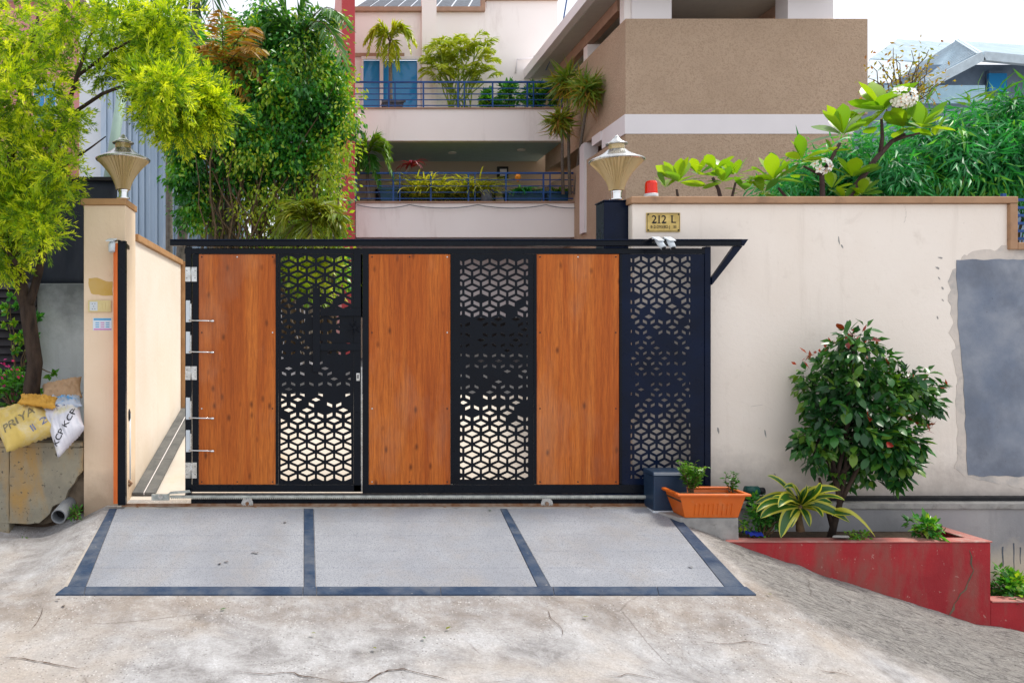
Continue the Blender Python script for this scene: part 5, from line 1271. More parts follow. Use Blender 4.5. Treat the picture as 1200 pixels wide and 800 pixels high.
for c, v in zip(sp_c, sp_d):            # each spray: a drooping axis with short side twigs full of needles
    v = v + rng.normal(size=3) * .45 + [.08, 0, -.05]; v = v / np.linalg.norm(v); ln = rng.uniform(.07, .19); k = int(16 + ln * 90)
    u = np.sort(rng.random(k))[:, None]; sd__ = unit(rng.normal(size=(1, 3))); dd_ = unit(rng.normal(size=(k, 3)) * .5 + sd__ * rng.choice([-1, 1], (k, 1)))
    P.append(c + v * u * ln + dd_ * .012 * rng.random((k, 1)) + np.array([0, 0, -.25]) * ln * u * u); D.append(v * .95 + dd_ * .62)
    RN.append(np.clip(np.full(k, rng.random() ** 1.1) + rng.normal(size=k) * .10, 0, 1))
P, D, RN = np.concatenate(P), np.concatenate(D), np.concatenate(RN)
o = leaves('crown', P, D, rng.uniform(.026, .052, len(P)), .0092, L['gold'], tree, flat=.2, kind='stuff', thin=True)
o.data.attributes['rnd'].data.foreach_set('value', np.repeat(RN, 5).astype(np.float32))
print('golden needles', len(P))

# ================================================================== BIG CLIMBER-CLAD TREE AND PALMS
fd = 10.4
ft = thing('weeping_fig_tree', 'large dense weeping fig with many thin stems behind the gate', 'tree', W(305, 420, fd))
st = MB(); base = W(300, 415, fd)
for k in range(64):
    a = base + Vector((rng.uniform(-.75, 1.05), rng.uniform(-.4, .4), 0)); b = W(rng.uniform(215, 415), rng.uniform(60, 215), fd + rng.uniform(-.5, .5))
    st.tube(curve(a, b, rng.uniform(-.05, .15), 8, .07), np.linspace(rng.uniform(.012, .034), .005, 9), 6)
st.build('stems', mt['bark2'], ft, smooth=True)
st = MB()
for px, r in ((250, .11), (266, .09)): st.tube([W(px, 430, fd+.3), W(px+2, 300, fd+.3), W(px+6, 150, fd+.3), W(px+12, 60, fd+.4)], [r, r*.95, r*.8, r*.5], 12)
st.build('trunk', mt['barkgrey'], ft, smooth=True)
CLf = [(W(px, py, fd + dz), np.array([rx, rx * .8, rz]) * fd / F, rx * rz / 900) for px, py, rx, rz, dz in
       ((215,205,22,26,.0),(228,250,22,22,.0),(225,130,24,36,.3),(290,60,44,40,.1),(340,55,50,42,0),(375,90,36,40,-.1),(330,110,60,50,-.2),(275,110,42,44,0),(245,150,34,36,0),(300,165,55,40,-.1),(360,150,50,42,-.1),(395,130,24,40,-.2),(225,180,22,26,.1),(230,215,22,20,.1),(218,175,20,24,.1),(222,225,18,16,.1),(232,90,22,30,.4),(214,140,16,20,.3),(280,205,40,24,.1),(300,30,40,26,.2),(255,80,26,34,.2),(335,190,50,28,-.1))]
P, D = crown_pts(CLf, 20, 62, .16, .5); D = D * .6 + np.array([0, -.1, -.75]) + rng.normal(size=D.shape) * .3
leaves('crown', P, D, rng.uniform(.055, .10, len(P)), .042, L['ficus'], ft, flat=.4, kind='stuff', curl=.12); print('fig', len(P))
CLy = [(W(px, py, fd + dz), np.array([rx, rx * .8, rz]) * fd / F, rx * rz / 900) for px, py, rx, rz, dz in
       ((350,290,60,30,.0),(300,300,50,34,.1),(375,320,36,26,0),(395,170,26,34,-.3),(385,210,30,36,-.3),(360,235,40,30,-.3),(315,235,46,22,-.2),(392,245,16,30,-.4),(400,100,22,30,-.3),(290,250,34,18,-.1),(240,225,20,24,0),(350,80,40,34,-.4),(375,40,34,26,-.2),(345,265,40,14,-.3),(405,190,13,30,-.45),(300,185,40,20,-.4),(408,130,13,24,-.4),(240,262,24,12,0))]
P, D = crown_pts(CLy, 11, 34, .19, .6); D = D * .6 + np.array([0, -.1, -.75]) + rng.normal(size=D.shape) * .3
leaves('sunlit_outer_leaves', P, D, rng.uniform(.045, .08, len(P)), .032, L['ficusy'], ft, flat=.4, kind='stuff', curl=.12)  # sunlight put into the colour: yellower leaves than the crown
rt = thing('rear_trees', 'dark mass of garden trees behind the fig and its thin stems', 'trees', W(300, 420, 15))
CLr = [(W(px, py, 15), np.array([rx, 12, rz]) * 15 / F, 1) for px, py, rx, rz in ((230,80,40,50),(300,120,60,50),(360,120,40,60),(240,180,40,50),(300,220,60,50),(365,220,36,60),(330,300,60,50),(250,290,40,50),(215,60,26,40),(385,300,18,60))]
P, D = crown_pts(CLr, 20, 95, .30, .5); D[:, 2] -= .5
leaves('foliage', P, D, rng.uniform(.09, .16, len(P)), .07, L['ficus'], rt, kind='stuff')
def palm(name, label, cat, base, crown, d, fronds, mat, stemr, leaf, wd, stem='barkgrey', group=None, droop=.5, n=34, spread=1.0, d2=None):
    b, c = W(*base, d), W(*crown, d2 or d); t = thing(name, label, cat, b, group)
    MB().tube(curve(b, c, .0, 6, .01), np.linspace(stemr, stemr * .7, 7), 10).build('trunk', mt[stem], t, smooth=True)
    for (dx, dz, dy, arch) in fronds:
        e = c + Vector((dx, dy, dz)); pts, P, D, Ln = frond(c, e, arch, leaf, wd, n, droop, spread)
        fr = MB().tube(pts, np.linspace(stemr * .28, .004, 11), 5).build('frond', mt['bark2'], t)
        leaves('leaflets', P, D, Ln, wd, L[mat], fr, kind='stuff', flat=.6, curl=.12)
    return t
# palms standing in and behind the fig
palm('tall_palm', 'palm with hanging green frond high on the left of the fig', 'palm', (205,430), (232,-40), 11.2, [(-.55,-.9,-.4,.4),(.30,-1.0,-.5,.5),(-.1,-1.25,-.3,.3),(.9,-.5,-.2,.4),(-1.1,-.3,-.2,.35)], 'palm', .08, .55, .035, droop=.9)
palm('dark_palm', 'shaded dark palm behind the golden tree on the left', 'palm', (200,430), (196,62), 11.6, [(-.5,.0,-.2,.25),(.45,.1,-.2,.3),(-.2,.35,0,.2),(.1,-.4,-.3,.3),(-.45,-.4,-.2,.35),(.35,-.35,-.2,.3)], 'bamboo', .06, .42, .03)
palm('orange_palm', 'palm with dry orange-yellow fronds in front of the fig', 'palm', (275,430), (262,84), 10.8, [(.05,.50,-.7,.12),(.46,.30,-.7,.15),(.55,.0,-.8,.15),(.5,-.20,-.3,.2),(-.25,.22,-.3,.12),(.30,-.42,-.3,.2)], 'palmo', .03, .30, .034, d2=10.25)
palm('feather_palm', 'feathery palm rising out of the top right of the fig', 'palm', (335,430), (348,58), 10.9, [(.62,.05,-.7,.35),(.60,-.50,-.8,.45),(.1,.65,0,.1),(-.4,.5,0,.15),(.5,.4,0,.2),(-.5,.05,-.2,.3),(.15,-.6,-.4,.4),(-.2,.7,0,.05)], 'palm', .035, .38, .032, d2=10.3)
palm('yellow_palm', 'yellow-green palm low at the right foot of the fig', 'palm', (368,420), (362,268), 9.6, [(.40,-.05,-.2,.25),(.36,-.35,-.3,.3),(-.4,-.1,-.2,.25),(.12,.28,-.1,.1),(-.25,.2,-.1,.12),(.30,.20,-.2,.15),(-.35,-.35,-.2,.2),(.05,-.3,-.4,.2),(.4,.1,-.4,.1),(-.1,.3,-.2,.1)], 'droopy', .04, .34, .028)
palm('young_palm', 'small blue-green palm against the blue sheet fence at the fig foot', 'palm', (238,430), (236,262), 11.0, [(-.25,.35,-.2,.1),(.2,.3,-.1,.1),(-.3,.05,-.2,.2),(.3,.1,-.2,.2),(0,.45,-.1,.05)], 'palm', .03, .26, .02)

shrub('bright_shrub', 'bright yellow-green shrub seen through the upper lattice of the wicket door', 'shrub', 358, 318, 44, 34, 9.5, 2600, 'ficusy', .08, .045, base=440, stem='barkgrey')
# ================================================================== BLUE SHEET FENCE, POLE, PINK HOUSE, WHITE WALL
sf = thing('sheet_fence', 'tall pale blue corrugated sheet fence on the left behind the side wall', 'fence', W(180, 420, 12.4))
edges = [X(p, 12.4) for p in (118, 147, 176, 213, 250, 285)]
for i, (a, b) in enumerate(zip(edges[:-1], edges[1:])):
    m = MB(); k = 4; y0 = 6.3 + .03 * (i % 2); zt_ = Z([70, 40, 52, 150, 185][i], 12.4); th = .004
    pts = []
    for q in range(k):
        x = a + (b - a + .02) * q / k; w1 = (b - a + .02) / k
        pts += [(x, 0), (x + w1*.52, 0), (x + w1*.62, -.035), (x + w1*.9, -.035)]
    pts.append((b + .02, 0))
    for x, dy in pts: m.v += [(x, y0 + dy, -.1), (x, y0 + dy, zt_)]
    for q in range(len(pts) - 1): m.f.append((2*q, 2*q+2, 2*q+3, 2*q+1)); m.m.append(0)
    o = m.build('sheet', mt['sheet'], sf); o.modifiers.new('th', 'SOLIDIFY').thickness = .003
for py in (240, 120): MB().box(edges[0], edges[-1], 6.345, 6.385, Z(py, 12.4), Z(py-3, 12.4)).build('rail', mt['steel'], sf)
t = thing('leaning_pole', 'pale green leaning pole behind the left pillar lamp', 'pole', W(118, 260, 8.6))
MB().tube([W(119, 260, 8.6), W(146, 90, 8.6)], .055, 12).build('shaft', M('pale_green_paint', (.30, .42, .36), rough=.5), t, smooth=True)
t = thing('white_sheet_panel', 'plain white sheet panel between the pink house and the blue fence', 'panel', W(110, 300, 12.7))
MB().box(X(93, 12.7), X(150, 12.7), 6.6, 6.64, -.1, Z(30, 12.7)).build('panel', mt['sheetw'], t)
ph = thing('pink_house', 'pink painted house behind the golden tree on the far left', 'house', W(0, 400, 14))
xr_, xl_ = X(93, 14), -22
MB().box(xl_, xr_, 7.9, 15, -.2, Z(2, 14)).build('wall', mt['pink'], ph, bevel=.01)
MB().box(xl_, xr_+.12, 7.75, 15.1, Z(2, 14)+.001, Z(-8, 14)).build('parapet', mt['bandwhite'], ph)
for px in (40, -60):
    wf = MB().box(X(px, 14), X(px+28, 14), 7.84, 7.899, Z(150, 14), Z(96, 14)).build('window', mt['bandwhite'], ph)
    MB().box(X(px+2, 14), X(px+13, 14), 7.82, 7.839, Z(147, 14), Z(99, 14)).build('pane', mt['glass'], wf)
    MB().box(X(px+15, 14), X(px+26, 14), 7.82, 7.839, Z(147, 14), Z(99, 14)).build('pane', mt['glass'], wf)
MB().tube([(X(74, 13.9), 7.82, Z(200, 13.9)), (X(74, 13.9), 7.82, Z(140, 13.9))], .04, 8).build('drain_pipe', mt['sheet'], ph, smooth=True)
MB().tube([W(62,192,13.8), W(66,190,13.8), W(78,191,13.8), W(80,198,13.8), W(80,206,13.8)], .045, 8).build('bent_pipe', mt['redcol'], ph, smooth=True)
t = thing('white_garden_wall', 'white low garden wall seen through the lattice under the fig', 'wall', W(345, 430, 12.5))
MB().box(X(326, 12.5), X(366, 12.5), 6.4, 6.6, .4, Z(340, 12.5)).build('wall_face', mt['bandwhite'], t, bevel=.01)

# ================================================================== MAIN HOUSE
mh = thing('main_house', 'white two-balcony house with blue railings and a red column behind the gate', 'house', (5, 20, .6))
x0 = X(417, 24)
def hb_(x0, x1, d0, d1, z0, z1, name, mat, parent=None, bev=0):
    return MB().box(x0, x1, d0-CD, d1-CD, z0, z1).build(name, mat, parent or mh, bevel=bev)
zL0, zL1 = Z(278, 24), Z(238, 24); zU0, zU1 = Z(165, 25), Z(128, 25)
hb_(x0, 9.6, 24, 24.25, zL0, zL1, 'lower_parapet', mt['white'])
hb_(x0, 9.6, 23.95, 24.3, zL1+.001, zL1+.05, 'parapet_cap', mt['trimbrown'])
hb_(x0, 9.6, 24.251, 28, zL0+.01, zL0+.22, 'lower_floor', mt['soffit'])
hb_(x0, 7.78, 25, 25.25, zU0, zU1, 'upper_parapet', mt['white'])
hb_(x0, 7.78, 24.95, 25.3, zU1+.001, zU1+.04, 'parapet_cap', mt['trimbrown'])
hb_(x0, 7.78, 25.251, 28, zU0+.01, zU0+.25, 'upper_floor', mt['soffit'])
hb_(x0, 10.5, 28, 28.3, zL0-.2, zU0+.5, 'recess_wall', mt['beige'])
# upper facade with the window cut out of it
fz0, fz1 = zU0 + .25, 12.9; wx0, wx1, wz0, wz1 = X(424, 27), X(492, 27), Z(128, 27), Z(67, 27)
hb_(x0, wx0, 27, 27.3, fz0, Z(10, 27), 'facade', mt['white']); hb_(wx0, wx1, 27, 27.3, wz1, Z(10, 27), 'facade', mt['white'])
hb_(wx1, X(570, 27), 27.001, 27.3, fz0, Z(10, 27), 'facade', mt['white']); hb_(wx0, wx1, 27, 27.3, fz0, wz0-.001, 'facade', mt['white'])
hb_(X(570, 27)+.001, 8.2, 27, 27.3, fz0, Z(0, 27), 'facade', mt['white'])
hb_(X(494, 26.9), X(511, 26.9), 26.8, 26.999, fz0, 13.4, 'pilaster', mt['white'])
hb_(X(410, 26.95), X(494, 26.95)-.002, 26.85, 27.1, Z(13.5, 26.9), Z(8.5, 26.9), 'trim', mt['trimbrown']); hb_(X(511, 26.95)+.002, X(568, 26.95), 26.85, 27.1, Z(13.5, 26.9), Z(8.5, 26.9), 'trim', mt['trimbrown'])
hb_(X(564, 26.95), X(568, 26.95), 26.86, 27.1, Z(8.4, 26.9), Z(0, 26.9), 'trim', mt['trimbrown']); hb_(X(564, 26.95), 8.2, 26.86, 27.1, Z(0, 26.9)+.002, Z(-4, 26.9), 'trim', mt['trimbrown'])
gx = [X(p, 27.4) for p in (416, 432, 449, 465, 480, 495, 510, 528, 548, 565)]
for a, b in zip(gx[:-1], gx[1:]):
    sk_ = MB().hexa([(a+.03, 21.2, Z(8.5, 27.3)), (b-.03, 21.2, Z(8.5, 27.3)), (b-.03, 21.25, Z(8.5, 27.3)), (a+.03, 21.25, Z(8.5, 27.3)), (a+.03+.5, 23, 13.6), (b-.03+.5, 23, 13.6), (b-.03+.5, 23.05, 13.6), (a+.03+.5, 23.05, 13.6)]).build('skylight', mt['urn'], mh)
hb_(x0, 3.0, 26.95, 26.999, wz1, wz1+.12, 'lintel', mt['trimbrown'])
# sliding window
wn = hb_(wx0-.02, wx1+.02, 26.93, 26.999, wz1-.10, wz1-.001, 'window', mt['bandwhite'])
for a, b, c, e in ((wx0-.02, wx0+.05, wz0, wz1-.101), (wx1-.09, wx1+.02, wz0, wz1-.101), (X(445, 27), X(449, 27), wz0, wz1-.101)):
    MB().box(a, b, 20.84, 20.94, c, e).build('frame', mt['bandwhite'], wn)
MB().box(wx0+.05, X(445, 27), 20.95, 20.97, wz0, wz1-.1).build('pane', mt['glass'], wn); MB().box(X(449, 27), wx1-.09, 20.97, 20.99, wz0, wz1-.1).build('pane', mt['glass'], wn)
hb_(wx0-.02, wx1+.02, 27.6, 27.7, wz0, wz1, 'curtain_wall', mt['glass'])
# red column fin
cf = thing('red_column', 'tall red painted column beside the fig, in front of the white house', 'column', (X(408, 23), 17, .5))
hb_(X(401, 23), X(416, 23), 23, 23.6, .4, 14.6, 'shaft', mt['redcol'], cf, .01); hb_(X(401, 23), X(416, 23)-.01, 23.601, 34, .4, 14.6, 'fin', mt['pinkcol'], cf)
# railings
def railing(label, xa, xb, d, zb, h, step):
    t = thing('balcony_railing', label, 'railing', ((xa+xb)/2, d-CD, zb), 'blue balcony railings'); n = max(2, round((xb-xa)/step))
    MB().box(xa, xb, d-CD-.03, d-CD+.03, zb+h-.05, zb+h).build('top_rail', mt['bluepaint'], t)
    for k in range(4): MB().box(xa, xb, d-CD-.012, d-CD+.012, zb+h*(.10+.21*k), zb+h*(.10+.21*k)+.028).build('rail', mt['bluepaint'], t)
    for i in range(n+1):
        x = xa + (xb-xa)*i/n
        MB().box(x-.025, x+.025, d-CD-.04, d-CD-.013, zb, zb+h-.051).build('post', mt['bluepaint'], t)
        if i % 2: MB().box(x+.18, x+.215, d-CD-.04, d-CD-.013, zb, zb+h-.051).build('post', mt['bluepaint'], t)
railing('blue railing on the lower balcony, level with the pillar lamps', x0, X(704, 23.9)+.6, 24.1, zL1+.05, Z(202, 24.1)-zL1-.05, 1.2)
railing('blue railing on the upper balcony under the white facade', x0, 7.75, 25.1, zU1+.04, Z(95.5, 25.1)-zU1-.04, 1.15)
# recess: picture frame, ceiling lights, ground-floor beam and dark bay
t = hb_(X(583, 27.9), X(596, 27.9), 27.93, 27.999, Z(209, 27.9), Z(195, 27.9), 'picture', mt['ink']); MB().box(X(586, 27.9), X(594, 27.9), 21.81, 21.829, Z(206, 27.9), Z(198, 27.9)).build('picture_mount', mt['bandwhite'], t)
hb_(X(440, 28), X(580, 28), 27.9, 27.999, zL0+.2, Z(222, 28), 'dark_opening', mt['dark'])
for px, dd_ in ((611, 26.2), (530, 26.6)): MB().lathe([(.14, 0), (.14, .03)], (X(px, dd_), dd_-CD, zU0-.025), 16).build('ceiling_light', mt['bandwhite'], mh)
hb_(X(418, 26), 9.6, 26, 26.25, Z(372, 26), zL0-.25, 'ground_floor_beam', mt['bandwhite'])
hb_(x0, 9.6, 24.3, 26.2, zL0-.20, zL0-.003, 'slab_edge', mt['bandwhite'])
hb_(-6, 18, 33, 33.3, .5, zL0, 'bay_back_wall', mt['dark'])  # near-black colour carries the shade of the bay
hb_(X(418, 26), X(426, 26), 26, 27, .5, zL0, 'bay_pier', mt['beige']); hb_(X(640, 26), X(652, 26), 26.3, 27, .5, Z(372, 26), 'bay_pier', mt['beige'])
# cable on the lower parapet
t = thing('slack_cable', 'thin slack cable running along the face of the lower balcony parapet', 'cable', W(500, 243, 23.9))
for a, b in ((418, 480), (480, 560), (560, 640), (640, 700)): MB().tube(curve(W(a, 240, 23.9), W(b, 240, 23.9), -.10, 8), .014, 5).build('cable_run', mt['pvc'], t)
# plants and pots on the balconies
def pot(name, label, px0, px1, py0, py1, d, mat, group=None, cat='planter'):
    t = thing(name, label, cat, W((px0+px1)/2, py1, d), group); a, b = X(px0, d), X(px1, d); z0, z1 = Z(py1, d), Z(py0, d)
    ringbox((a+.08, b-.08, d-CD, d-CD+.45, z0), (a, b, d-CD-.05, d-CD+.5, z1), .04).build('tub', mt[mat], t)
    MB().box(a-.03, b+.03, d-CD-.08, d-CD-.051, z1-.08, z1).build('rim', mt[mat], t)
    MB().box(a+.04, b-.04, d-CD-.01, d-CD+.45, z1-.14, z1-.07).build('potting_soil', mt['soil'], t); return t
pot('blue_trough', 'blue trough left of its pair on the lower balcony', 593, 637, 224, 237, 24.6, 'potblue', 'troughs on the lower balcony')
pot('blue_trough', 'blue trough under the three dracaena heads on the lower balcony', 640, 687, 224, 237, 24.6, 'potblue', 'troughs on the lower balcony')
pot('blue_trough', 'pale blue box at the left end of the lower balcony behind the palm', 444, 468, 220, 237, 24.8, 'potblue', 'troughs on the lower balcony')
pot('dark_pot', 'dark box pot at the foot of the upper balcony window', 448, 474, 118, 128, 25.9, 'urn')
t = thing('stone_urn', 'grey stone urn on the lower parapet in front of the yellow plants', 'urn', W(570, 237, 24.15))
c = W(570, 237.5, 24.12); s = 24.1 / F
MB().lathe([(5*s,0),(6.5*s,1*s),(7.2*s,5*s),(6*s,9*s),(7.4*s,11*s),(5*s,14*s),(3.6*s,15*s)], c, 20).build('body', mt['urn'], t, smooth=True)
for sg in (-1, 1): MB().tube([c + Vector((sg*5.5*s, -.02, 12*s)), c + Vector((sg*7.5*s, -.05, 14.5*s)), c + Vector((sg*6*s, 0, 16*s))], [.04, .05, .02], 8).build('ear', mt['urn'], t, smooth=True)
t = thing('dark_vase', 'dark vase at the right end of the lower balcony', 'vase', W(694, 237, 24.5)); c = W(694, 237, 24.5)
MB().lathe([(4*s,0),(5*s,2*s),(3.4*s,6*s),(4*s,10*s),(6.2*s,14*s)], c, 20).build('body', mt['ink'], t, smooth=True)
def spray(name, label, cx, cy, rx, rz, d, n, mat, lf, lw, group=None, base=None, cat='plant', nb=5, up=.9):
    bend = .30 if mat == 'spider' else .42
    """fountain of strap leaves"""
    b = W(cx, base or cy + rz, d); t = thing(name, label, cat, b, group); P, D, Ln = [], [], []; m = MB(); V = []
    me_v, me_f, rn = [], [], []
    for k in range(n):
        o = b + Vector((rng.uniform(-rx, rx) * .55 * d / F, rng.uniform(-.3, .3), 0)); a = rng.uniform(0, 6.28); ln = lf * rng.uniform(.6, 1.15); hv = Vector((math.cos(a), math.sin(a), 0)); sv = Vector((-math.sin(a), math.cos(a), 0)); e = rng.uniform(.8, 1.5); q = o; r_ = rng.random()
        for i in range(6):
            w_ = lw * (1 - (i / 5) ** 2 * .92) / 2; i0 = len(me_v); me_v += [tuple(q - sv * w_), tuple(q + sv * w_)]; rn += [r_, r_]
            if i: me_f.append((i0-2, i0-1, i0+1, i0))
            e -= bend; q = q + (hv * math.cos(e) + Vector((0, 0, 1)) * math.sin(e) * up) * ln / 5
    me = bpy.data.meshes.new('foliage'); me.from_pydata(me_v, [], me_f); at = me.attributes.new('rnd', 'FLOAT', 'POINT'); at.data.foreach_set('value', rn); me.materials.append(L[mat])
    o = link('foliage', me, t); o['kind'] = 'stuff'; return t
spray('spider_plant_bed', 'yellow-striped fountain plants, left clump behind the lower railing', 500, 215, 34, 22, 24.75, 420, 'spider', 1.35, .06, 'striped fountain plants', 232)
spray('spider_plant_bed', 'yellow-striped fountain plants, right clump behind the lower railing', 555, 215, 32, 22, 24.75, 400, 'spider', 1.35, .06, 'striped fountain plants', 232)
spray('trough_plants', 'broad green leaves in the left blue trough', 615, 214, 22, 12, 24.7, 110, 'bamboo', .55, .10, None, 226)
spray('trough_plants', 'thin grassy leaves in the trough under the dracaenas', 656, 214, 18, 12, 24.7, 110, 'herb', .45, .05, None, 226)
t = thing('yellow_flower', 'single yellow flower above the left blue trough', 'flower', W(607, 214, 24.5)); MB().lathe([(.02,0),(.08,.08),(.10,.16),(.03,.26)], W(607, 213, 24.5), 10).build('bloom', mt['amber'], t)
spray('red_cordyline', 'red-leaved cordyline above the left end of the striped plants', 481, 192, 8, 6, 24.6, 26, 'cord', .55, .09, None, 194)
MB().tube([W(468, 226, 24.6), W(474, 205, 24.6), W(481, 193, 24.6)], .03, 6).build('stem', mt['barkgrey'], bpy.data.objects['red_cordyline'])
palm('balcony_palm', 'green palm at the left end of the lower balcony', 'palm', (432,238), (430,182), 24.3, [(.7,-.1,-.2,.4),(.6,.3,-.2,.3),(-.5,.0,-.2,.3),(.3,.6,0,.2),(.1,-.5,-.3,.2),(.8,-.7,-.2,.5),(-.3,-.5,-.2,.3),(.35,-.9,-.2,.3),(-.1,.6,0,.1)], 'herb', .06, .55, .05)
palm('curved_palm', 'small palm with arching fronds before the upper balcony window', 'palm', (458,126), (457,50), 26.0, [(.65,-.35,-.2,.75),(-.75,-.45,-.2,.8),(.5,.25,-.1,.35),(-.55,.2,-.1,.4),(.1,.55,0,.1),(.85,-.05,0,.5),(-.85,.0,0,.45),(-.4,-.55,-.3,.5),(.25,-.9,-.2,.4),(-.1,-.8,-.3,.2)], 'palmy', .07, .45, .06)
for k, (px, py) in enumerate(((530,62),(548,55),(515,80),(562,75),(540,85))): pass
bp = thing('bamboo_palm', 'bushy yellow-green bamboo palm clump on the upper balcony', 'palm', W(540, 128, 25.9)); st = MB(); Pa, Da, La = [], [], []
for k in range(26):
    a = W(540 + rng.uniform(-16, 14), 128, 25.9 + rng.uniform(-.2, .3)); b = W(540 + rng.uniform(-30, 30), rng.uniform(52, 98), 25.9 + rng.uniform(-.3, .3)); st.tube(curve(a, b, .0, 5, .03), .022, 5)
    for j in range(3):
        an = rng.uniform(0, 6.28); e = b + Vector((math.cos(an) * .55, math.sin(an) * .4, rng.uniform(-.1, .35))); pts, P, D, Ln = frond(b, e, .15, .34, .04, 16, .4); Pa.append(P); Da.append(D); La.append(Ln)
st.build('canes', L['palmy'], bp); leaves('foliage', np.concatenate(Pa), np.concatenate(Da), np.concatenate(La), .05, L['palmy'], bp, kind='stuff', curl=.1)
for i, (px, py, rx, rz) in enumerate(((574,118,9,10),(598,112,14,16),(628,112,14,16),(650,114,12,13))):
    lab = ['smallest green shrub on the upper balcony, next to the bamboo palm', 'green shrub second from the bamboo palm on the upper balcony', 'green shrub third from the bamboo palm on the upper balcony', 'green shrub at the right end of the upper balcony'][i]
    shrub('balcony_shrub', lab, 'shrub', px, py, rx, rz, 25.7, 520, 'ficus', .20, .09, base=128, group='shrubs on the upper balcony')
# three dracaena heads
dt_ = thing('dracaena_marginata', 'tall three-headed dracaena on thin grey stems on the lower balcony', 'plant', W(672, 228, 23.9))
for bx, cx, cy, r, dh in ((660,656,142,19,23.2),(668,663,97,24,23.0),(674,688,106,24,21.7)):
    MB().tube([W(bx, 228, 23.95), W(bx + (cx-bx)*.30, 185, 23.8), W(cx + (3 if cx < 680 else -1), cy + 20, dh), W(cx, cy, dh)], [.055, .045, .04, .035], 8).build('stem', mt['barkgrey'], dt_, smooth=True)
    k = 190; v = unit(rng.normal(size=(k, 3)) + [0, 0, .15]); P = np.tile(np.array(W(cx, cy, dh)), (k, 1)) + rng.normal(size=(k, 3)) * .07
    leaves('leaf_head', P, v, rng.uniform(.42, .62, k) * r / 20, .06, L['drac'], dt_, kind='stuff', curl=.45)
    k = 70; v = unit(rng.normal(size=(k, 3)) + [0, 0, -.6]); P = np.tile(np.array(W(cx, cy, dh)), (k, 1)) + rng.normal(size=(k, 3)) * .07
    leaves('old_leaves', P, v, rng.uniform(.35, .6, k) * r / 17, .05, L['dry'], dt_, kind='stuff', curl=.4)

# brown house on the right
bh = thing('brown_house', 'brown textured house block with white band, roof terrace and white columns', 'house', (11, 15, .6))
xL, xR = X(733, 20), X(1017, 20)
rot_y = .0
hb_(xL, xR, 20, 27, Z(134, 20), Z(22, 20), 'upper_wall', mt['brown'], bh, .01)
hb_(xL-.02, xR-.35, 19.99, 21.6, Z(157, 20), Z(134, 20)-.002, 'white_band', mt['bandwhite'], bh)
hb_(xL, xR-.4, 20, 21.6, .5, Z(157, 20)-.002, 'lower_wall', mt['brown'], bh)
hb_(xL+.01, xR-.4, 21.61, 27.5, .5, Z(134, 20)-.5, 'rear_wall', mt['brown'], bh)
xq = 7.72
hb_(xq, xq+.40, 22.9, 23.3, zL0, Z(134, 20)-.003, 'side_column', mt['bandwhite'], bh)
hb_(xq+.4, 9.8, 23.5, 23.7, zL0, Z(134, 20)-.004, 'recess_wall', mt['brown'], bh)
hb_(xL-.05, xL+.15, 21.61, 22.3, Z(146, 20), Z(134, 20)-.004, 'side_band', mt['bandwhite'], bh)
zs = 10.04
hb_(7.05, 12.95, 19.2, 27.0, zs, zs+.30, 'roof_slab', mt['bandwhite'], bh)
hb_(7.25, 12.75, 19.4, 26.9, zs-.025, zs-.002, 'ceiling', mt['soffit2'], bh)
hb_(7.80, 8.0, 20.6, 26.8, zs-.33, zs-.028, 'eave_beam', mt['trimbrown'], bh); hb_(12.1, 12.3, 20.6, 26.8, zs-.33, zs-.028, 'eave_beam', mt['trimbrown'], bh)
hb_(8.0, 12.1, 23.6, 23.85, zs-.30, zs-.029, 'cross_beam', mt['beige'], bh)
zb_top = Z(22, 20) - .3
hb_(xL+.01, xL+.30, 20.12, 20.4, Z(22, 20)+.001, zs-.03, 'column', mt['white'], bh)
hb_(X(740, 20.1), X(786, 20.1), 20.05, 20.11, Z(22, 20)+.001, zs-.03, 'column', mt['bandwhite'], bh); hb_(X(922, 20.1), X(975, 20.1), 20.05, 20.6, Z(22, 20)+.001, zs-.03, 'column', mt['bandwhite'], bh)
hb_(7.82, 8.2, 22.9, 23.25, Z(22, 20), zs-.34, 'column', mt['white'], bh)
hb_(7.82, 8.1, 25.6, 25.9, Z(22, 20), zs-.34, 'column', mt['white'], bh)
t = thing('overhead_cable', 'dark cable looping from the brown house eave down to the white facade', 'cable', W(650, 60, 24))
MB().tube([W(665, -5, 22.5), W(660, 25, 23), W(655, 48, 24), W(646, 68, 25), W(640, 82, 26), W(632, 78, 26.5), W(626, 66, 26.9)], .02, 6).build('cable_run', mt['bluepaint'], t, smooth=True)
MB().tube([W(626, 68, 26.9), W(606, 70, 26.9), W(604, 86, 26.9)], .03, 6).build('conduit', mt['bandwhite'], t, smooth=True)

# far house on the right
fh = thing('far_house', 'pale blue-grey house with tiled hip roofs beyond the hedge', 'house', W(1130, 240, 34))
def WP(px, py, d): return W(px, py, d)
MB().box(X(1090, 33), X(1330, 33), 33-CD, 40-CD, .5, Z(76, 33)).build('wall', mt['farwall'], fh)
MB().box(X(1015, 32), X(1150, 32), 31.6-CD, 38-CD, .5, Z(122, 32)).build('wall', mt['farwall'], fh)
MB().box(X(1012, 31.5), X(1152, 31.5), 31.4-CD, 31.59-CD, Z(122, 31.5), Z(101, 31.5)).build('parapet', mt['aqua'], fh)
A, B_, C_, D_ = WP(1122, 48, 36), WP(1148, 64, 31.5), WP(1085, 97, 31.5), WP(1040, 100, 37)
MB().slab([A, D_, C_, B_], .12).build('roof', mt['roof'], fh)
rf = [o for o in fh.children if o.name.startswith('roof')][-1]
for k in range(1, 16):
    u = k / 16; p = A.lerp(B_, u); q = D_.lerp(C_, u); MB().bar(p + Vector((0, 0, .05)), q + Vector((0, 0, .05)), .10, .09).build('tile_course', mt['roofline'], rf)
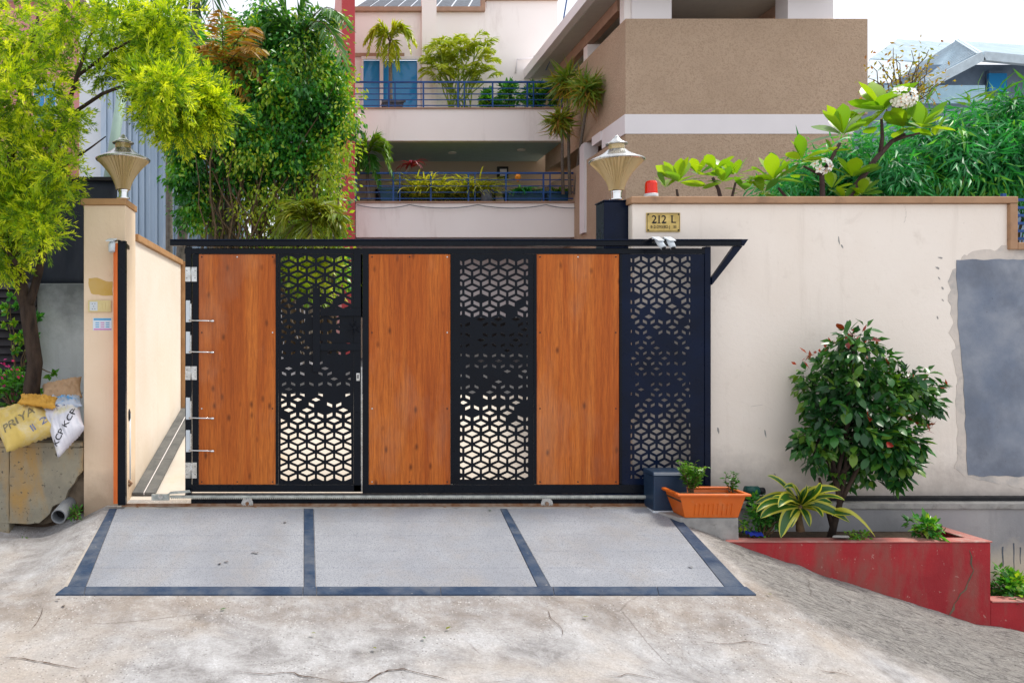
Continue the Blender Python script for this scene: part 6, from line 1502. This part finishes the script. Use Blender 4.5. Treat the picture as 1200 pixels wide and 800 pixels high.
E_, G_ = WP(1340, 62, 36), WP(1340, 82, 31.5)
MB().slab([A + Vector((.05, 0, 0)), B_ + Vector((.05, 0, 0)), G_, E_], .12).build('roof', mt['roof'], fh)
MB().bar(B_ + Vector((0, -.1, -.12)), C_ + Vector((0, -.1, -.12)), .2, .34).build('fascia', mt['roofline'], fh)
MB().bar(B_ + Vector((.02, -.1, -.12)), G_ + Vector((0, -.1, -.12)), .2, .34).build('fascia', mt['roofline'], fh)
MB().bar(A, B_, .2, .14).build('ridge', mt['roofline'], fh)
wf = MB().box(X(1157, 32.9), X(1182, 32.9), 32.8-CD, 32.99-CD, Z(108, 32.9), Z(84, 32.9)).build('window', mt['farwall'], fh); MB().box(X(1159, 32.7), X(1180, 32.7), 32.7-CD, 32.79-CD, Z(107, 32.7), Z(86, 32.7)).build('pane', mt['glass'], wf)
MB().slab([WP(1018, 72, 37), WP(1050, 49, 40), WP(1112, 53, 40), WP(1118, 78, 37)], .12).build('rear_roof', mt['roof'], fh)
MB().slab([WP(1018, 72.5, 37), WP(1118, 78.5, 37), WP(1100, 100, 36), WP(1005, 100, 36)], .12).build('rear_roof', mt['roofline'], fh)
MB().box(X(1018, 37), X(1110, 37), 37.2-CD, 39-CD, .5, Z(90, 37)).build('wall', mt['farwall'], fh)
# sparse tree before it
sd_ = 14.5; stt = thing('sparse_tree', 'sparse twiggy tree with reddish and yellow leaves before the far house', 'tree', W(1050, 240, sd_)); st = MB(); Pa = []
root = W(1055, 240, sd_); fork = W(1057, 125, sd_); st.tube([root, fork], [.07, .03], 8)
for k in range(26):
    b = W(rng.uniform(1005, 1112), rng.uniform(55, 118), sd_ + rng.uniform(-.5, .5)); pts = curve(fork + Vector((0, 0, rng.uniform(-.3, .1))), b, .0, 6, .06); st.tube(pts, np.linspace(.018, .005, 7), 5)
    for p in pts[3:]:
        for _ in range(4): Pa.append(np.array(p) + rng.normal(size=3) * .10)
st.build('branches', mt['bark2'], stt, smooth=True); leaves('foliage', Pa, rng.normal(size=(len(Pa), 3)), rng.uniform(.06, .12, len(Pa)), .04, L['dry'], stt, kind='stuff')

print('objects', len(bpy.data.objects), 'tris', sum(len(o.data.polygons) for o in bpy.data.objects if o.type == 'MESH'))
